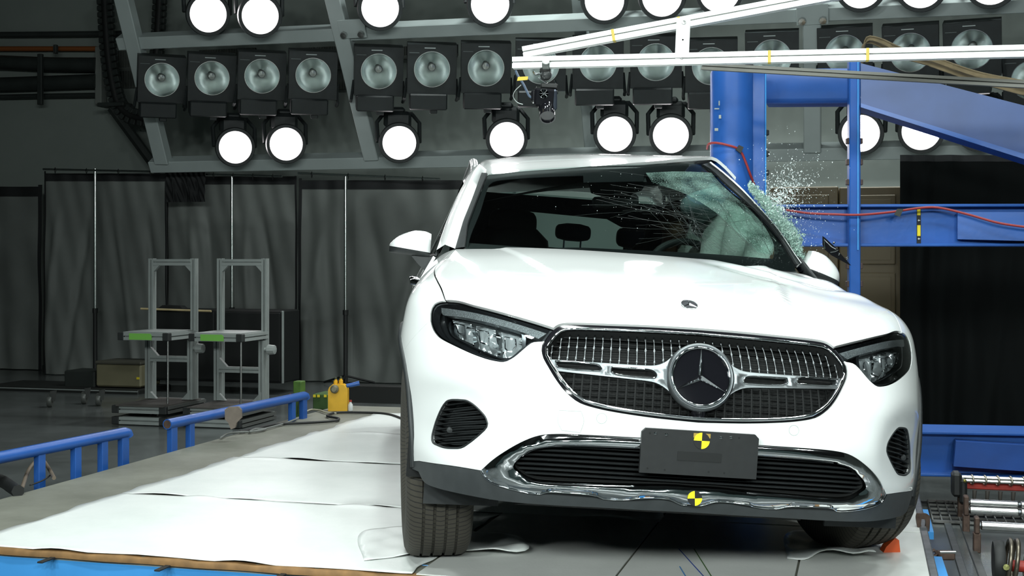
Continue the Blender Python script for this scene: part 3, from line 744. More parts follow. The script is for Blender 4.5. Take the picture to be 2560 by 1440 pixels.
for sgn in (-1, 1):
    fd = [(1.412, .30), (2.42, .30), (2.42, 1.055), (1.412, 1.055)]
    rd = [(2.428, .30), (3.30, .30), (3.335, .42), (3.40, .58), (3.52, .72), (3.52, 1.055), (2.428, 1.055)]
    qp = [(3.345, .37)] + RA[1:] + [(4.45, .32), (4.62, .45), (4.62, 1.03), (4.45, 1.35), (4.28, 1.45), (3.9, 1.48), (4.05, 1.06), (3.53, 1.06), (3.53, .74), (3.42, .60)]
    for nm, pl in (('front_door', fd), ('rear_door', rd), ('rear_quarter', qp)):
        flank_panel(nm, paint, pl, sgn)
    MB().tube([(flank(np.float64(y), np.float64(.29), sgn) - .055 * sgn, y, .27) for y in np.linspace(1.30, 3.34, 20)], .045, 8, ry=.05).build('side_sill', clad_plastic, CAR, 60, ROLL)
    MB().tube([(float(flank(np.float64(y), np.float64(z), sgn)), y, z) for y, z in RA], .012, 8).build('arch_trim', clad_plastic, CAR, 60, ROLL)
    ao = [np.array(flank_pt(AYC + (AR + .008) * math.cos(t), AZC + (AR + .008) * math.sin(t))) * [-sgn, 1, 1] for t in np.linspace(-.3, math.pi + .10, 30)]
    MB().tube(ao, .010, 8).build('arch_trim', black_plastic, CAR, 60, ROLL)
    wf = [(1.62, 1.075), (2.02, 1.40), (2.40, top_line(2.40)), (2.40, 1.075)]
    wr = [(2.47, 1.075), (2.47, top_line(2.47)), (3.30, top_line(3.30)), (3.36, 1.20), (3.30, 1.075)]
    wq = [(3.40, 1.09), (3.42, 1.44), (3.80, 1.42), (3.98, 1.09)]
    for nm, pl in (('side_window', wf), ('side_window', wr), ('quarter_window', wq)):
        if sgn < 0 or nm == 'quarter_window': flank_panel(nm, thin_glass('side_glass', (.25, .32, .31)) if 'side_glass' not in bpy.data.materials else bpy.data.materials['side_glass'], pl, sgn, off=-.006)
    fr = [(1.425, 1.06), (1.47, 1.075), (1.98, 1.445), (2.7, 1.50), (3.5, 1.49), (3.9, 1.47), (4.05, 1.06)]
    hole = [(1.60, 1.07), (2.01, 1.415), (2.7, 1.465), (3.45, 1.455), (3.82, 1.43), (4.0, 1.07)]
    flank_panel('window_frame', black_plastic, fr, sgn, [hole], off=-.002)
    for y0 in (2.40, 3.33): flank_panel('door_pillar', black_plastic, [(y0, 1.06), (y0 + .08, 1.06), (y0 + .08, 1.47), (y0, 1.47)], sgn, off=-.008)
    for y0 in (2.16, 3.12):
        xx = float(flank(np.float64(y0 + .09), np.float64(.93), sgn))
        MB().tube([(xx - .01 * sgn, y0, .925), (xx + .030 * sgn, y0 + .03, .93), (xx + .036 * sgn, y0 + .10, .932), (xx + .030 * sgn, y0 + .18, .932), (xx - .01 * sgn, y0 + .21, .93)], .013, 8, ry=.016).build('door_handle', chrome, CAR, 60, ROLL)
tail = []
for z in np.linspace(.30, 1.06, 9):
    tail.append([(u * (float(flank(np.float64(4.6), np.float64(z), 1.0 * -1)) * -1 - .01), 4.70 - .12 * abs(u) ** 4 - .10 * max(0, z - .75), z) for u in np.linspace(-1, 1, 15)])
MB().grid(tail).build('tailgate', paint, CAR, 50, ROLL)
rgx = []
for t in np.linspace(0, 1, 7):
    rgx.append([(u * (.74 - .14 * t), 4.66 - .36 * t - .08 * abs(u) ** 3, 1.06 + .46 * t) for u in np.linspace(-1, 1, 11)])
MB().grid(rgx).build('rear_window', crazed, CAR, 60, ROLL)
# underbody, arch liners
ub = [(-.78, .30), (-.72, .20), (.72, .20), (.78, .30), (.78, .46), (-.78, .46)]
m = MB(); m.add([(x * .86, .30, z + .05) for x, z in ub] + [(x, .52, z) for x, z in ub] + [(x, 4.45, z) for x, z in ub], [(0,1,2,3,4,5)[::-1], (12,13,14,15,16,17)] + [(i, (i+1) % 6, 6 + (i+1) % 6, 6 + i) for i in range(6)] + [(6+i, 6 + (i+1) % 6, 12 + (i+1) % 6, 12 + i) for i in range(6)])
for v in range(len(m.v)):
    x, y, z = m.v[v]; m.v[v] = (x * .72 if abs(y - 2.4) > 1.8 else x, y, z)
m.build('underbody', dark, CAR, 0, ROLL)
m = MB(); m.add([(x, y, z) for y, z in ((.16, .285), (.34, .245), (.62, .235)) for x in np.linspace(-.62, .62, 9)], [(i * 9 + j, i * 9 + j + 1, i * 9 + j + 10, i * 9 + j + 9) for i in range(2) for j in range(8)])
m.build('under_tray', clad_plastic, CAR, 40, ROLL)
for sgn in (-1, 1):
    for yc in (.84, 3.758):
        P = [[(sgn * x, yc + .405 * math.cos(t), .37 + .405 * math.sin(t)) for x in (.52, .905)] for t in np.linspace(-.25, math.pi + .2, 20)]
        MB().grid(P).build('arch_liner', dark, CAR, 50, ROLL)
    P = [(sgn * .58, .47, .30), (sgn * .84, .50, .30), (sgn * .84, .47, .20), (sgn * .58, .45, .19)]
    MB().prism([(-.13, -.055), (.13, -.05), (.13, .05), (-.13, .055)], (sgn * .71, .44, .255), (1, 0, 0), (0, 0, 1), (0, 1, 0), .012).build('air_deflector', black_plastic, CAR, 0, ROLL)

# ------------------------------------------------------------------ wheels
tm = bpy.data.materials.new('tyre_rubber'); tm.use_nodes = True; nt = tm.node_tree; b = nt.nodes['Principled BSDF']; b.inputs['Roughness'].default_value = .8
tc = nt.nodes.new('ShaderNodeTexCoord'); sx = nt.nodes.new('ShaderNodeSeparateXYZ'); nt.links.new(tc.outputs['Object'], sx.inputs[0])
def mth(op, a, b_=None, c=None):
    n = nt.nodes.new('ShaderNodeMath'); n.operation = op
    for i, v in enumerate((a, b_, c)):
        if v is None: continue
        if isinstance(v, (int, float)): n.inputs[i].default_value = v
        else: nt.links.new(v, n.inputs[i])
    return n.outputs[0]
ang = mth('ARCTAN2', sx.outputs[2], sx.outputs[1]); wv = mth('SINE', mth('ADD', mth('MULTIPLY', ang, 110.0), mth('MULTIPLY', mth('ABSOLUTE', sx.outputs[0]), 60.0)))
ln = mth('GREATER_THAN', wv, .80); mixc = nt.nodes.new('ShaderNodeMix'); mixc.data_type = 'RGBA'
mixc.inputs[6].default_value = (.052, .047, .036, 1); mixc.inputs[7].default_value = (.016, .015, .013, 1); nt.links.new(ln, mixc.inputs[0]); nt.links.new(mixc.outputs[2], b.inputs['Base Color'])
def make_wheel(x, y, steer, camber=0.0):
    T = Matrix.Translation((x, y, .368)) @ Matrix.Rotation(steer, 4, 'Z') @ Matrix.Rotation(camber, 4, 'Y')
    pr = [(.232, -.100), (.262, -.117), (.30, -.122), (.335, -.118), (.355, -.108), (.3655, -.092)]
    for c in (-.060, -.021, .021, .060):
        pr += [(.3690, c - .0055), (.3610, c - .0040), (.3610, c + .0040), (.3690, c + .0055)]
    pr += [(r, -h) for r, h in pr[:6][::-1]]
    w = MB().lathe(pr, (0, 0, 0), (1, 0, 0), 80, caps=False).build('tyre', tm, CAR, 30, T)
    rimm = MB().lathe([(.232, -.10), (.222, -.095), (.205, -.05), (.20, .03), (.205, .06), (.222, .095), (.234, .10)], (0, 0, 0), (1, 0, 0), 40, caps=False)
    rimm.lathe([(.06, -.02), (.205, -.03)], (0, 0, 0), (1 if x > 0 else -1, 0, 0), 40, caps=False)
    rimm.lathe([(0, .03), (.05, .03), (.055, .05), (.06, .0), (.06, -.05)], (0, 0, 0), (1 if x > 0 else -1, 0, 0), 20)
    for k in range(5):
        a = k * 2 * math.pi / 5
        for da in (-.16, .16):
            p = Vector((.05 * (1 if x > 0 else -1), math.cos(a) * .045, math.sin(a) * .045)); q = Vector((.065 * (1 if x > 0 else -1), math.cos(a + da) * .215, math.sin(a + da) * .215))
            rimm.tube([p, (p + q) / 2, q], [.020, .016, .016], 6, ry=.012)
    o = rimm.build('rim', M('rim_grey', (.22, .23, .24), .3, .8), w, 40); return w
make_wheel(-.795, .835, rad(2)); make_wheel(.770, .835, rad(12), rad(-4)); make_wheel(-.80, 3.758, 0); make_wheel(.80, 3.758, 0)

# ------------------------------------------------------------------ door mirrors
def mirror_parts(sgn, T):
    xs = np.linspace(0, 1, 14)
    top = spl([0, .12, .3, .6, .85, 1], [.155, .163, .166, .153, .128, .098]); bot = lambda t: .050 + .012 * t; mid_ = lambda t: .072 + .018 * t
    dp = spl([0, .1, .4, .8, 1], [.045, .06, .075, .062, .012])
    def half(za, zb, nm, mat):
        rows = []
        for t in xs:
            x = -.855 - .178 * t; row = []
            for a in np.linspace(0, math.pi / 2, 9):
                z = za(t) + (zb(t) - za(t)) * math.sin(a) ** .9; y = -dp(t) * math.cos(a) ** .7
                row.append((x * -sgn, y, z))
            row.append((x * -sgn, .035, zb(t))); row.append((x * -sgn, .035, za(t)))
            rows.append(row)
        m = MB().grid(rows); n = 11
        m.f.append(tuple(range(n))); m.f.append(tuple((13) * n + j for j in range(n))); m.mi += [0, 0]
        return m.build(nm, mat, CAR, 50, T)
    half(mid_, top, 'mirror_cap', paint)
    half(mid_, bot, 'mirror_base', black_plastic)
    if sgn < 0: MB().prism([(-.87, .062), (-.935, .052), (-.905, .02), (-.865, -.015), (-.835, -.035), (-.815, -.02), (-.84, .05)], (0, -.03, 0), (-sgn, 0, 0), (0, 0, 1), (0, 1, 0), .07).build('mirror_stalk', black_plastic, CAR, 0, T)
    MB().prism([(-.862, .06), (-.862, .155), (-.93, .155), (-1.0, .125), (-1.02, .09), (-.95, .06)], (0, .0355, 0), (-sgn, 0, 0), (0, 0, 1), (0, 1, 0), .003).build('mirror_glass', chrome, CAR, 0, T)
mirror_parts(-1, ROLL @ Matrix.Translation((0, 1.63, 1.0)))
mirror_parts(1, ROLL @ Matrix.Translation((.890, 1.62, 1.125)) @ Matrix.Rotation(rad(24), 4, 'Y') @ Matrix.Translation((-.935, 0, -.105)))

# ------------------------------------------------------------------ cabin
def rbox(c, s, ch): return MB().box(c, s, None, ch)
MB().prism([(1.30, .80), (1.33, 1.075), (1.50, 1.125), (1.72, 1.10), (1.80, 1.00), (1.80, .80)], (-.72, 0, 0), (0, 1, 0), (0, 0, 1), (1, 0, 0), 1.44).build('dashboard', interior, CAR, 30, ROLL)
def seat(x, y, w=.46):
    m = MB()
    rows = []
    for t in np.linspace(0, 1, 12):
        z = .62 + .62 * t; hw = (w / 2) * (1 - .22 * t * t) if t < .95 else w * .28; yy = y + .16 * t
        rows.append([(x + hw * math.cos(a), yy + (.075 - .02 * t) * math.sin(a), z) for a in np.linspace(0, 2 * math.pi, 17)[:-1]])
    m.grid(rows, cv=True); m.f.append(tuple(range(11 * 16, 12 * 16))); m.mi.append(0)
    m.build('seat_back', interior, CAR, 50, ROLL)
    m = MB().box((x, y - .22, .57), (w, .50, .14), None, .04); m.build('seat_cushion', interior, CAR, 40, ROLL)
def headrest(x, y, z, w, h, d=.09):
    rows = []
    for t in np.linspace(-1, 1, 11):
        k = max(.02, (1 - abs(t) ** 3.2)) ** .42
        rows.append([(x + w / 2 * k ** .6 * np.sign(math.cos(a)) * abs(math.cos(a)) ** .6, y + d / 2 * k * math.sin(a), z + h / 2 * t) for a in np.linspace(0, 2 * math.pi, 21)[:-1]])
    m = MB().grid(rows, cv=True); m.f += [tuple(range(20))[::-1], tuple(range(200, 220))]; m.mi += [0, 0]
    o = m.build('headrest', interior, CAR, 60, ROLL)
    for dx in (-.05, .05): MB().tube([(x + dx, y, z - h / 2 - .08), (x + dx, y, z - h / 2 + .02)], .006, 6).build('headrest_post', steel, o)

seat(-.42, 2.50); headrest(-.42, 2.66, 1.255, .25, .17, .11); seat(.40, 2.50); headrest(.40, 2.66, 1.255, .25, .17, .11)
MB().box((0, 3.30, .58), (1.24, .50, .16), None, .05).build('rear_bench', interior, CAR, 40, ROLL)
rows = []
for t in np.linspace(0, 1, 8):
    rows.append([(u * (.66 - .04 * t), 3.50 + .14 * t - .03 * math.cos(u * 2.2), .62 + .55 * t) for u in np.linspace(-1, 1, 17)])
MB().grid(rows).build('rear_seat_back', interior, CAR, 60, ROLL)
headrest(.02, 3.62, 1.268, .215, .105); headrest(.40, 3.62, 1.26, .24, .13); headrest(-.40, 3.62, 1.24, .24, .12)
sw = MB(); c = Vector((.37, 1.98, 1.065)); ax = Vector((0, -.78, .55)).normalized(); ux = Vector((1, 0, 0)); uy = ax.cross(ux)
sw.tube([c + (ux * math.cos(t) + uy * math.sin(t)) * .185 for t in np.linspace(0, 2 * math.pi, 41)[:-1]], .0165, 10, closed=True)
sw.tube([c - ux * .18, c, c + ux * .18], [.014, .03, .014], 8); sw.tube([c - uy * .18, c], [.014, .03], 8); sw.lathe([(0, .03), (.05, .025), (.07, 0), (.03, -.05), (.03, -.2)], c, ax, 20)
sw.build('steering_wheel', interior, CAR, 50, ROLL)
MB().prism([(-.135, -.03), (.135, -.03), (.12, -.075), (.05, -.105), (-.05, -.105), (-.12, -.075)], (.0, 1.93, 1.485), (1, 0, .13), (0, -.55, .83), (0, .83, .55), .05).build('sensor_housing', black_plastic, CAR, 0, ROLL)
MB().box((.0, 1.98, 1.375), (.22, .03, .06), Matrix.Rotation(rad(-8), 3, 'Y'), .012).build('interior_mirror', black_plastic, CAR, 40, ROLL)
MB().grid([[(u * .60, y, 1.49 + .10 * u + .03 * (y - 2.1) - .05 * u * u) for u in np.linspace(-1, .85, 9)] for y in np.linspace(2.02, 4.2, 8)]).build('headliner', interior, CAR, 60, ROLL)
# curtain airbag with stitched chambers, and the front airbag behind it
bagm = M('airbag_fabric', (.88, .90, .84), .8, noise=.08, nscale=9, bump=.25, bscale=70)
rows = []; bx_ = spl([1.6, 1.75, 1.95, 2.2, 2.45, 2.9], [.64, .575, .50, .425, .42, .47])
for z in np.linspace(.98, 1.46, 26):
    r_ = []
    for y in np.linspace(1.62, 2.9, 90):
        t = (z - .98) / .48; puff = abs(math.sin((y - 1.62) * math.pi / .16 + .25 * math.sin(z * 7))) ** .6 * math.sin(max(.02, min(.98, t)) * math.pi) ** .4
        r_.append((float(bx_(y)) - .045 * puff + .05 * t * t, y, z - max(0, 1.98 - y) * .62 * t))
    rows.append(r_)
MB().grid(rows).build('curtain_airbag', bagm, CAR, 70, ROLL)
rows = []
for t in np.linspace(0, math.pi, 14):
    rows.append([(.455 + .125 * math.sin(t) * math.cos(a) * (1 + .06 * math.sin(5 * a)), 2.05 + .11 * math.sin(t) * math.sin(a), 1.405 + .085 * math.cos(t) + .02 * math.cos(a)) for a in np.linspace(0, 2 * math.pi, 25)[:-1]])
MB().grid(rows, cv=True).build('side_airbag', M('airbag_grey', (.30, .38, .40), .8, noise=.12, nscale=8), CAR, 70, ROLL)

# dark trim added to darken the cabin, round the rear window and inside the doors
po_r = [(-.70, .95), (.70, .95), (.66, 1.50), (-.66, 1.50)]
uv, tr = region(dense(po_r, .1), [dense([(-.40, 1.175), (.42, 1.165), (.42, 1.33), (.30, 1.385), (-.40, 1.40)], .1)], .12)
m = MB(); m.add([(u, 4.18 - .06 * (v - 1.1), v) for u, v in uv], [tuple(int(k) for k in t) for t in tr]); m.build('rear_trim', interior, CAR, 0, ROLL)
for sgn in (-1, 1):
    xx = .74 if sgn < 0 else .44
    MB().grid([[(sgn * (xx - .10 * t if y < 2.0 or y > 2.7 or sgn < 0 else xx), y, .45 + .62 * t) for t in np.linspace(0, 1, 5)] for y in np.linspace(1.7, 4.1, 12)]).build('door_trim', interior, CAR, 60, ROLL)
MB().grid([[(-.70 + .10 * t, 2.42 + .10 * k + .08 * t, 1.05 + .40 * t) for t in np.linspace(0, 1, 5)] for k in (0, 1)]).build('belt_pillar_trim', interior, CAR, 60, ROLL)
# ------------------------------------------------------------------ the hall
FZ = -.15
def noise_floor(name, c1, c2, rough, scale=1.2):
    m = bpy.data.materials.new(name); m.use_nodes = True; nt = m.node_tree; b = nt.nodes['Principled BSDF']
    tc = nt.nodes.new('ShaderNodeTexCoord'); n = nt.nodes.new('ShaderNodeTexNoise'); n.inputs['Scale'].default_value = scale; n.inputs['Detail'].default_value = 8; n.inputs['Roughness'].default_value = .65
    r = nt.nodes.new('ShaderNodeValToRGB'); r.color_ramp.elements[0].position = .32; r.color_ramp.elements[1].position = .68
    r.color_ramp.elements[0].color = (*c1, 1); r.color_ramp.elements[1].color = (*c2, 1); b.inputs['Roughness'].default_value = rough
    nt.links.new(tc.outputs['Object'], n.inputs['Vector']); nt.links.new(n.outputs['Fac'], r.inputs['Fac']); nt.links.new(r.outputs['Color'], b.inputs['Base Color'])
    n2 = nt.nodes.new('ShaderNodeTexNoise'); n2.inputs['Scale'].default_value = scale * 30; bp_ = nt.nodes.new('ShaderNodeBump'); bp_.inputs['Strength'].default_value = .12; bp_.inputs['Distance'].default_value = .004
    nt.links.new(tc.outputs['Object'], n2.inputs['Vector']); nt.links.new(n2.outputs['Fac'], bp_.inputs['Height']); nt.links.new(bp_.outputs['Normal'], b.inputs['Normal'])
    return m
def hquad(q0, q1, p0, p1, z): return [hall(q0, p0, z), hall(q1, p0, z), hall(q1, p1, z), hall(q0, p1, z)]
WP = 13.4
m = MB(); m.add(hquad(-16, 9, -6, WP + .2, FZ) + hquad(-16, 9, -6, WP + .2, FZ - .2), [(0, 1, 2, 3), (4, 7, 6, 5), (0, 4, 5, 1), (2, 6, 7, 3), (1, 5, 6, 2), (0, 3, 7, 4)])
fl = m.build('floor', noise_floor('hall_floor', (.060, .066, .064), (.115, .125, .125), .22, 1.6), None, 0); fl['kind'] = 'structure'
wallm = noise_floor('hall_wall', (.21, .24, .222), (.255, .285, .265), .75, .6)
m = MB(); m.box(hall(-3.5, WP + .15, 3.3), (26, .3, 7.2), HR); wb_ = m.build('wall_back', wallm, None, 0); wb_['kind'] = 'structure'
m = MB(); m.box(hall(-14, 5.5, 3.3), (.3, 16, 7.2), HR); o = m.build('wall_left', wallm, None, 0); o['kind'] = 'structure'
m = MB(); m.box(hall(8.2, 5.5, 3.3), (.3, 16, 7.2), HR); o = m.build('wall_right', wallm, None, 0); o['kind'] = 'structure'
m = MB(); m.box(hall(-3.5, 5.0, 7.0), (26, 18, .3), HR); o = m.build('ceiling', noise_floor('hall_ceiling', (.05, .055, .055), (.07, .075, .075), .8), None, 0); o['kind'] = 'structure'

# carrier platform
PF, PB, QL, QR = 4.27, 9.15, -3.84, .225
plat = thing('carrier_platform', 'low carrier deck under the white SUV with a blue front beam', 'platform', hall(-1.8, 6.5, FZ), -HALL)
IV = Matrix.Rotation(HALL, 4, 'Z') @ Matrix.Translation(-hall(-1.8, 6.5, FZ))
def pbuild(mb, name, mat, smooth=35): return mb.build(name, mat, plat, smooth, IV)
pbuild(MB().box(hall((QL + QR) / 2, (PF + PB) / 2 + .004, -.0755), (QR - QL, PB - PF - .008, .147), HR, .006), 'deck', noise_floor('deck_concrete', (.14, .142, .115), (.22, .222, .185), .6, 2.4))
pts = [(-.16, .0), (-.15, -.024), (-.02, -.024), (.0, -.04), (.0, -.149), (-.16, -.149)]
m = MB(); m.prism([(a, b) for a, b in pts], hall(QL - .4, PF + .0, 0), -PV, ZV, QV, QR - QL + .8); pbuild(m, 'front_beam', blue_light, 20)
m = MB(); nq = 60
rows = []
for a, b in ((.03, .0), (-.006, .0), (-.012, -.006), (-.012, -.022), (.02, -.024)):
    rows.append([hall(QL - .3 + (QR - QL + .6) * i / nq, PF + a + (.004 * math.sin(i * 1.3) if a < 0 else 0), b + (.0025 * math.sin(i * 2.1) if b == 0 else 0)) for i in range(nq + 1)])
m.grid(rows); pbuild(m, 'plywood_edge', M('plywood_edge', (.22, .12, .045), .7, noise=.35, nscale=14), 50)
for px, py in ((150, 1393), (445, 1409), (733, 1428)):
    c = on_z(px, py, -.03); q = c.dot(QV); pbuild(MB().box(hall(q, PF - .045, -.022), (.022, .09, .006), HR, .001), 'black_tape', cable_black, 0)
for px, py in ((242, 1420), (306, 1424)):
    c = on_z(px, py, -.08); q = c.dot(QV); pbuild(MB().lathe([(0, .004), (.006, .003), (.008, 0)], hall(q, PF - .16, -.06), -PV, 10), 'bolt', steel)
pbuild(MB().box(hall(QR + .012, 6.6, -.012), (.03, 5.0, .045), HR, .004), 'edge_rail', M('edge_steel', (.16, .17, .18), .45, .6, noise=.3, nscale=20), 0)
pbuild(MB().prism([(0, 0), (.45, 0), (.45, .03), (.10, .045), (.0, .045)], hall(QR + .028, 4.72, -.055), PV, ZV, QV, .035), 'edge_block', blue_light, 0)
pbuild(MB().prism([(0, 0), (.5, 0), (.5, .03), (.0, .03)], hall(QR + .028, 5.55, -.04), PV, ZV, QV, .025), 'edge_block', blue_light, 0)
# paper sheets and deck plates
paper = noise_floor('white_sheet', (.70, .73, .71), (.80, .82, .80), .38, 2.2)
def sheet(q0, q1, p0, p1, z, seed, amp=.004, curl=.012, n=46):
    r = np.random.default_rng(seed); ph = r.uniform(0, 6, 8); rows = []
    for i in range(n + 1):
        row = []
        for j in range(n + 1):
            u, v = i / n, j / n; q = q0 + (q1 - q0) * u; p = p0 + (p1 - p0) * v
            if i in (0, n): q += .014 * math.sin(v * 9 + ph[0]) + .006 * math.sin(v * 31 + ph[1])
            if j in (0, n): p += .006 * math.sin(u * 17 + ph[2])
            h = amp * (math.sin(u * 11 + ph[3] + v * 5) * math.sin(v * 9 + ph[4]) + 1) * .5
            e = min(v, 1 - v) * n; h += curl * max(0, 1 - e / 2.5) * max(0, math.sin(u * 23 + ph[5]) * math.sin(u * 7 + ph[6])) ** 1.2
            row.append(hall(q, p, z + h))
        rows.append(row)
    return MB().grid(rows)
for i, (p0, p1, lb) in enumerate(((4.275, 5.395, 'white floor sheet along the plywood edge at the carrier front'), (5.405, 6.545, 'white floor sheet second from the carrier front edge'),
                                  (6.555, 7.665, 'white floor sheet third from the carrier front edge'), (7.675, 8.72, 'white floor sheet at the far end beside the yellow jack'))):
    o = sheet(-3.365, -1.515 + (.0 if i == 0 else .7), p0, p1, .003, i).build('cover_sheet', paper, None, 60); s = o.modifiers.new('t', 'SOLIDIFY'); s.thickness = .002; s.offset = 1
    tag(o, lb, 'sheet', 'white sheets on the carrier deck')
platem = noise_floor('deck_plate', (.56, .575, .55), (.66, .67, .645), .35, 3.0)
for q0, q1, lb in ((-1.505, -.83, 'pale deck plate under the front tyre next to the white sheets'), (-.822, -.229, 'pale deck plate in the middle under the bumper'), (-.221, .222, 'pale deck plate along the blue edge rail')):
    o = MB().box(hall((q0 + q1) / 2, 4.86, .0035), (q1 - q0, 1.17, .005), HR, .001).build('deck_plate', platem, None, 0); tag(o, lb, 'plate', 'pale plates under the car')
    if q0 > -.9: 
        o = MB().box(hall((q0 + q1) / 2, 6.6, .0035), (q1 - q0, 2.28, .005), HR, .001).build('deck_plate', platem, None, 0); tag(o, lb.replace('pale deck plate', 'far pale deck plate behind the front axle'), 'plate', 'pale plates under the car')
for (a, b), (c, d), col, lb in (((1697, 1372), (1790, 1475), (.02, .06, .30), 'dark blue marking line on the plate below the number plate'), ((1735, 1372), (1800, 1475), (.05, .12, .03), 'green marking line on the plate below the number plate'), ((1699, 1416), (1735, 1475), (.05, .2, .45), 'short light blue marking line by the camera-side edge')):
    A, B = on_z(a, b, .0075), on_z(c, d, .0075)
    tag(MB().box((A + B) / 2, (.0035, (B - A).length, .001), basis(B - A)).build('marking_line', M('line_%d' % int(col[2] * 100), col, .7), None, 0), lb, 'line')
def torn(poly, z, seed, lb, lift_pts):
    uv, tr = region(fair(np.array(poly), .03, 70), (), .02); r = np.random.default_rng(seed); v = []
    for x, y in uv:
        h = sum(a * math.exp(-((x - cx_) ** 2 + (y - cy_) ** 2) / s_ ** 2) for cx_, cy_, s_, a in lift_pts)
        v.append((x, y, z + h + .002 * math.sin(x * 40 + seed) * math.sin(y * 30)))
    m = MB(); m.add(v, [tuple(int(k) for k in t) for t in tr]); o = m.build('torn_paper', paper, None, 60); s = o.modifiers.new('t', 'SOLIDIFY'); s.thickness = .002; s.offset = 1
    tag(o, lb, 'paper')
g = lambda px, py: tuple(on_z(px, py, .008))[:2]
torn([g(905, 1330), g(1010, 1318), g(1190, 1330), g(1290, 1340), g(1322, 1383), g(1270, 1390), g(1140, 1382), g(1050, 1386), g(910, 1402)], .009, 1, 'torn white paper crumpled under the tyre beside the white sheets',
     [(*g(1240, 1386), .10, .022), (*g(1080, 1384), .08, .014), (*g(1310, 1378), .05, .02)])
torn([g(1970, 1330), g(2060, 1325), g(2190, 1400), g(2150, 1398), g(2100, 1392), g(2050, 1390), g(2010, 1400), g(1968, 1397)], .009, 2, 'torn white paper crumpled under the toed-out tyre by the edge rail',
     [(*g(2090, 1388), .10, .024), (*g(2180, 1398), .05, .03)])
c = on_z(2235, 1385, 0); tag(MB().prism([(-.03, 0), (.035, 0), (.03, .045), (.012, .05), (-.02, .02)], c + Vector((-.01, 0, .006)), (1, .1, 0), (0, 0, 1), (0, 1, 0), .05).build('wheel_chock', orange_plastic, None, 0), 'small orange chock beside the toed-out tyre', 'chock')

# ------------------------------------------------------------------ blue guard rails on the left
def pole_path(P, name, mat, r, parent, n=12): return MB().tube(P, r, n).build(name, mat, parent, 60)
def guard(lb, a, b, posts, endpost):
    A, B = at(*a), at(*b); A.z = B.z = .155
    root = thing('guard_rail', lb, 'rail', (A.x, A.y, FZ), 0, 'blue pipe rails along the carrier'); I = Matrix.Translation(-Vector((A.x, A.y, FZ)))
    d = (B - A).normalized()
    MB().tube([A, A + d * .02, B - d * .03, B - d * .008 - ZV * .006, B - ZV * .022], .030, 14).build('pipe', blue, root, 60, I)
    MB().lathe([(.0245, .0), (.024, -.03), (0, -.031)], A - d * .001, d * -1, 14).build('pipe_bore', rust, root, 60, I)
    for t, w in posts:
        P = A + (B - A) * t; MB().box((P.x, P.y, (FZ + .14) / 2), (w, .035, .14 - FZ + .01), basis(d.cross(ZV)), .003).build('post', blue, root, 0, I)
    return root
guard('near blue pipe rail with a welded joint beside the concrete ledge', (-60, 1167, 6.05), (320, 1075, 7.12), ((.38, .05), (.62, .05), (.81, .05), (.965, .06)), 1)
guard('far blue pipe rail ending at the green box by the yellow jack', (418, 1058, 7.45), (765, 980, 9.05), ((.03, .06), (.14, .05), (.88, .05), (.975, .06)), 1)
# cables
def cable(name, lb, pts, r, mat, z=None, cat='cable'):
    P = [on_z(px, py, z if z is not None else .008) if len(q) == 0 else at(px, py, q[0]) for px, py, *q in pts]
    P = line(np.array([tuple(p) for p in P]), .04)
    return tag(MB().tube(P, r, 7).build(name, mat, None, 60), lb, cat)
cable('floor_cable', 'black cable looping over the ledge in front of the yellow jack', [(600, 1080), (655, 1068), (690, 1061), (770, 1057), (838, 1052), (846, 1046), (818, 1040), (838, 1032), (880, 1031), (960, 1034), (1010, 1048)], .009, cable_black, .012)
cable('floor_cable', 'grey cable lying along the far rail foot', [(552, 1094), (578, 1082), (640, 1078), (665, 1072), (640, 1072), (625, 1080), (700, 1062), (745, 1046)], .006, M('cable_grey', (.16, .17, .16), .6), .012)
cable('floor_cable', 'pale cable bundle curling behind the far rail end', [(765, 1029), (780, 1024), (800, 1026), (815, 1031), (840, 1033)], .007, M('cable_pale', (.35, .33, .25), .6), .012)
for px, py in ((632, 1062), (713, 1060), (820, 1057), (826, 1044), (935, 1034), (848, 1032)): pass
cable('hose', 'brown hose arching under the near rail', [(55, 1220), (75, 1170), (100, 1147), (118, 1165), (135, 1195)], .010, M('hose_brown', (.14, .11, .08), .6), .03)
cable('hose', 'thick black hose on the ledge corner by the near rail', [(-20, 1195), (10, 1205), (30, 1218), (45, 1228)], .030, cable_black, .02)
cable('thin_wire', 'thin wire trailing from the near rail post', [(75, 1213), (105, 1202), (130, 1185)], .004, cable_black, .02)
# ------------------------------------------------------------------ back wall pipework
WALL = WP - .06
def wpipe(lb, pts, r, mat, p=WALL, name='wall_pipe', cat='pipe'):
    P = [on_p(px, py, p - r) for px, py in pts]
    return tag(MB().tube(line(np.array([tuple(v) for v in P]), .2), r, 10).build(name, mat, None, 60), lb, cat)
pm = M('pipe_dark', (.030, .036, .034), .5, noise=.2, nscale=5); pg = M('pipe_grey', (.12, .13, .12), .5)
wpipe('thin dark conduit high on the wall above the orange pipe', [(-600, 87), (-40, 87), (120, 86), (320, 84)], .035, pm)
wpipe('orange pipe along the wall left of the lamp rig', [(-600, 122), (-40, 122), (120, 122), (242, 122)], .030, M('orange_pipe', (.24, .075, .02), .55))
wpipe('thick dark pipe under the orange pipe', [(-600, 155), (-40, 155), (130, 161), (242, 162)], .085, pm)
wpipe('thickest dark pipe, lower of the two', [(-600, 212), (-40, 212), (130, 207), (242, 203)], .085, pm)
wpipe('thin dark pipe at the bottom of the wall pipe group', [(-600, 243), (-40, 243), (120, 240), (242, 238)], .03, pm)
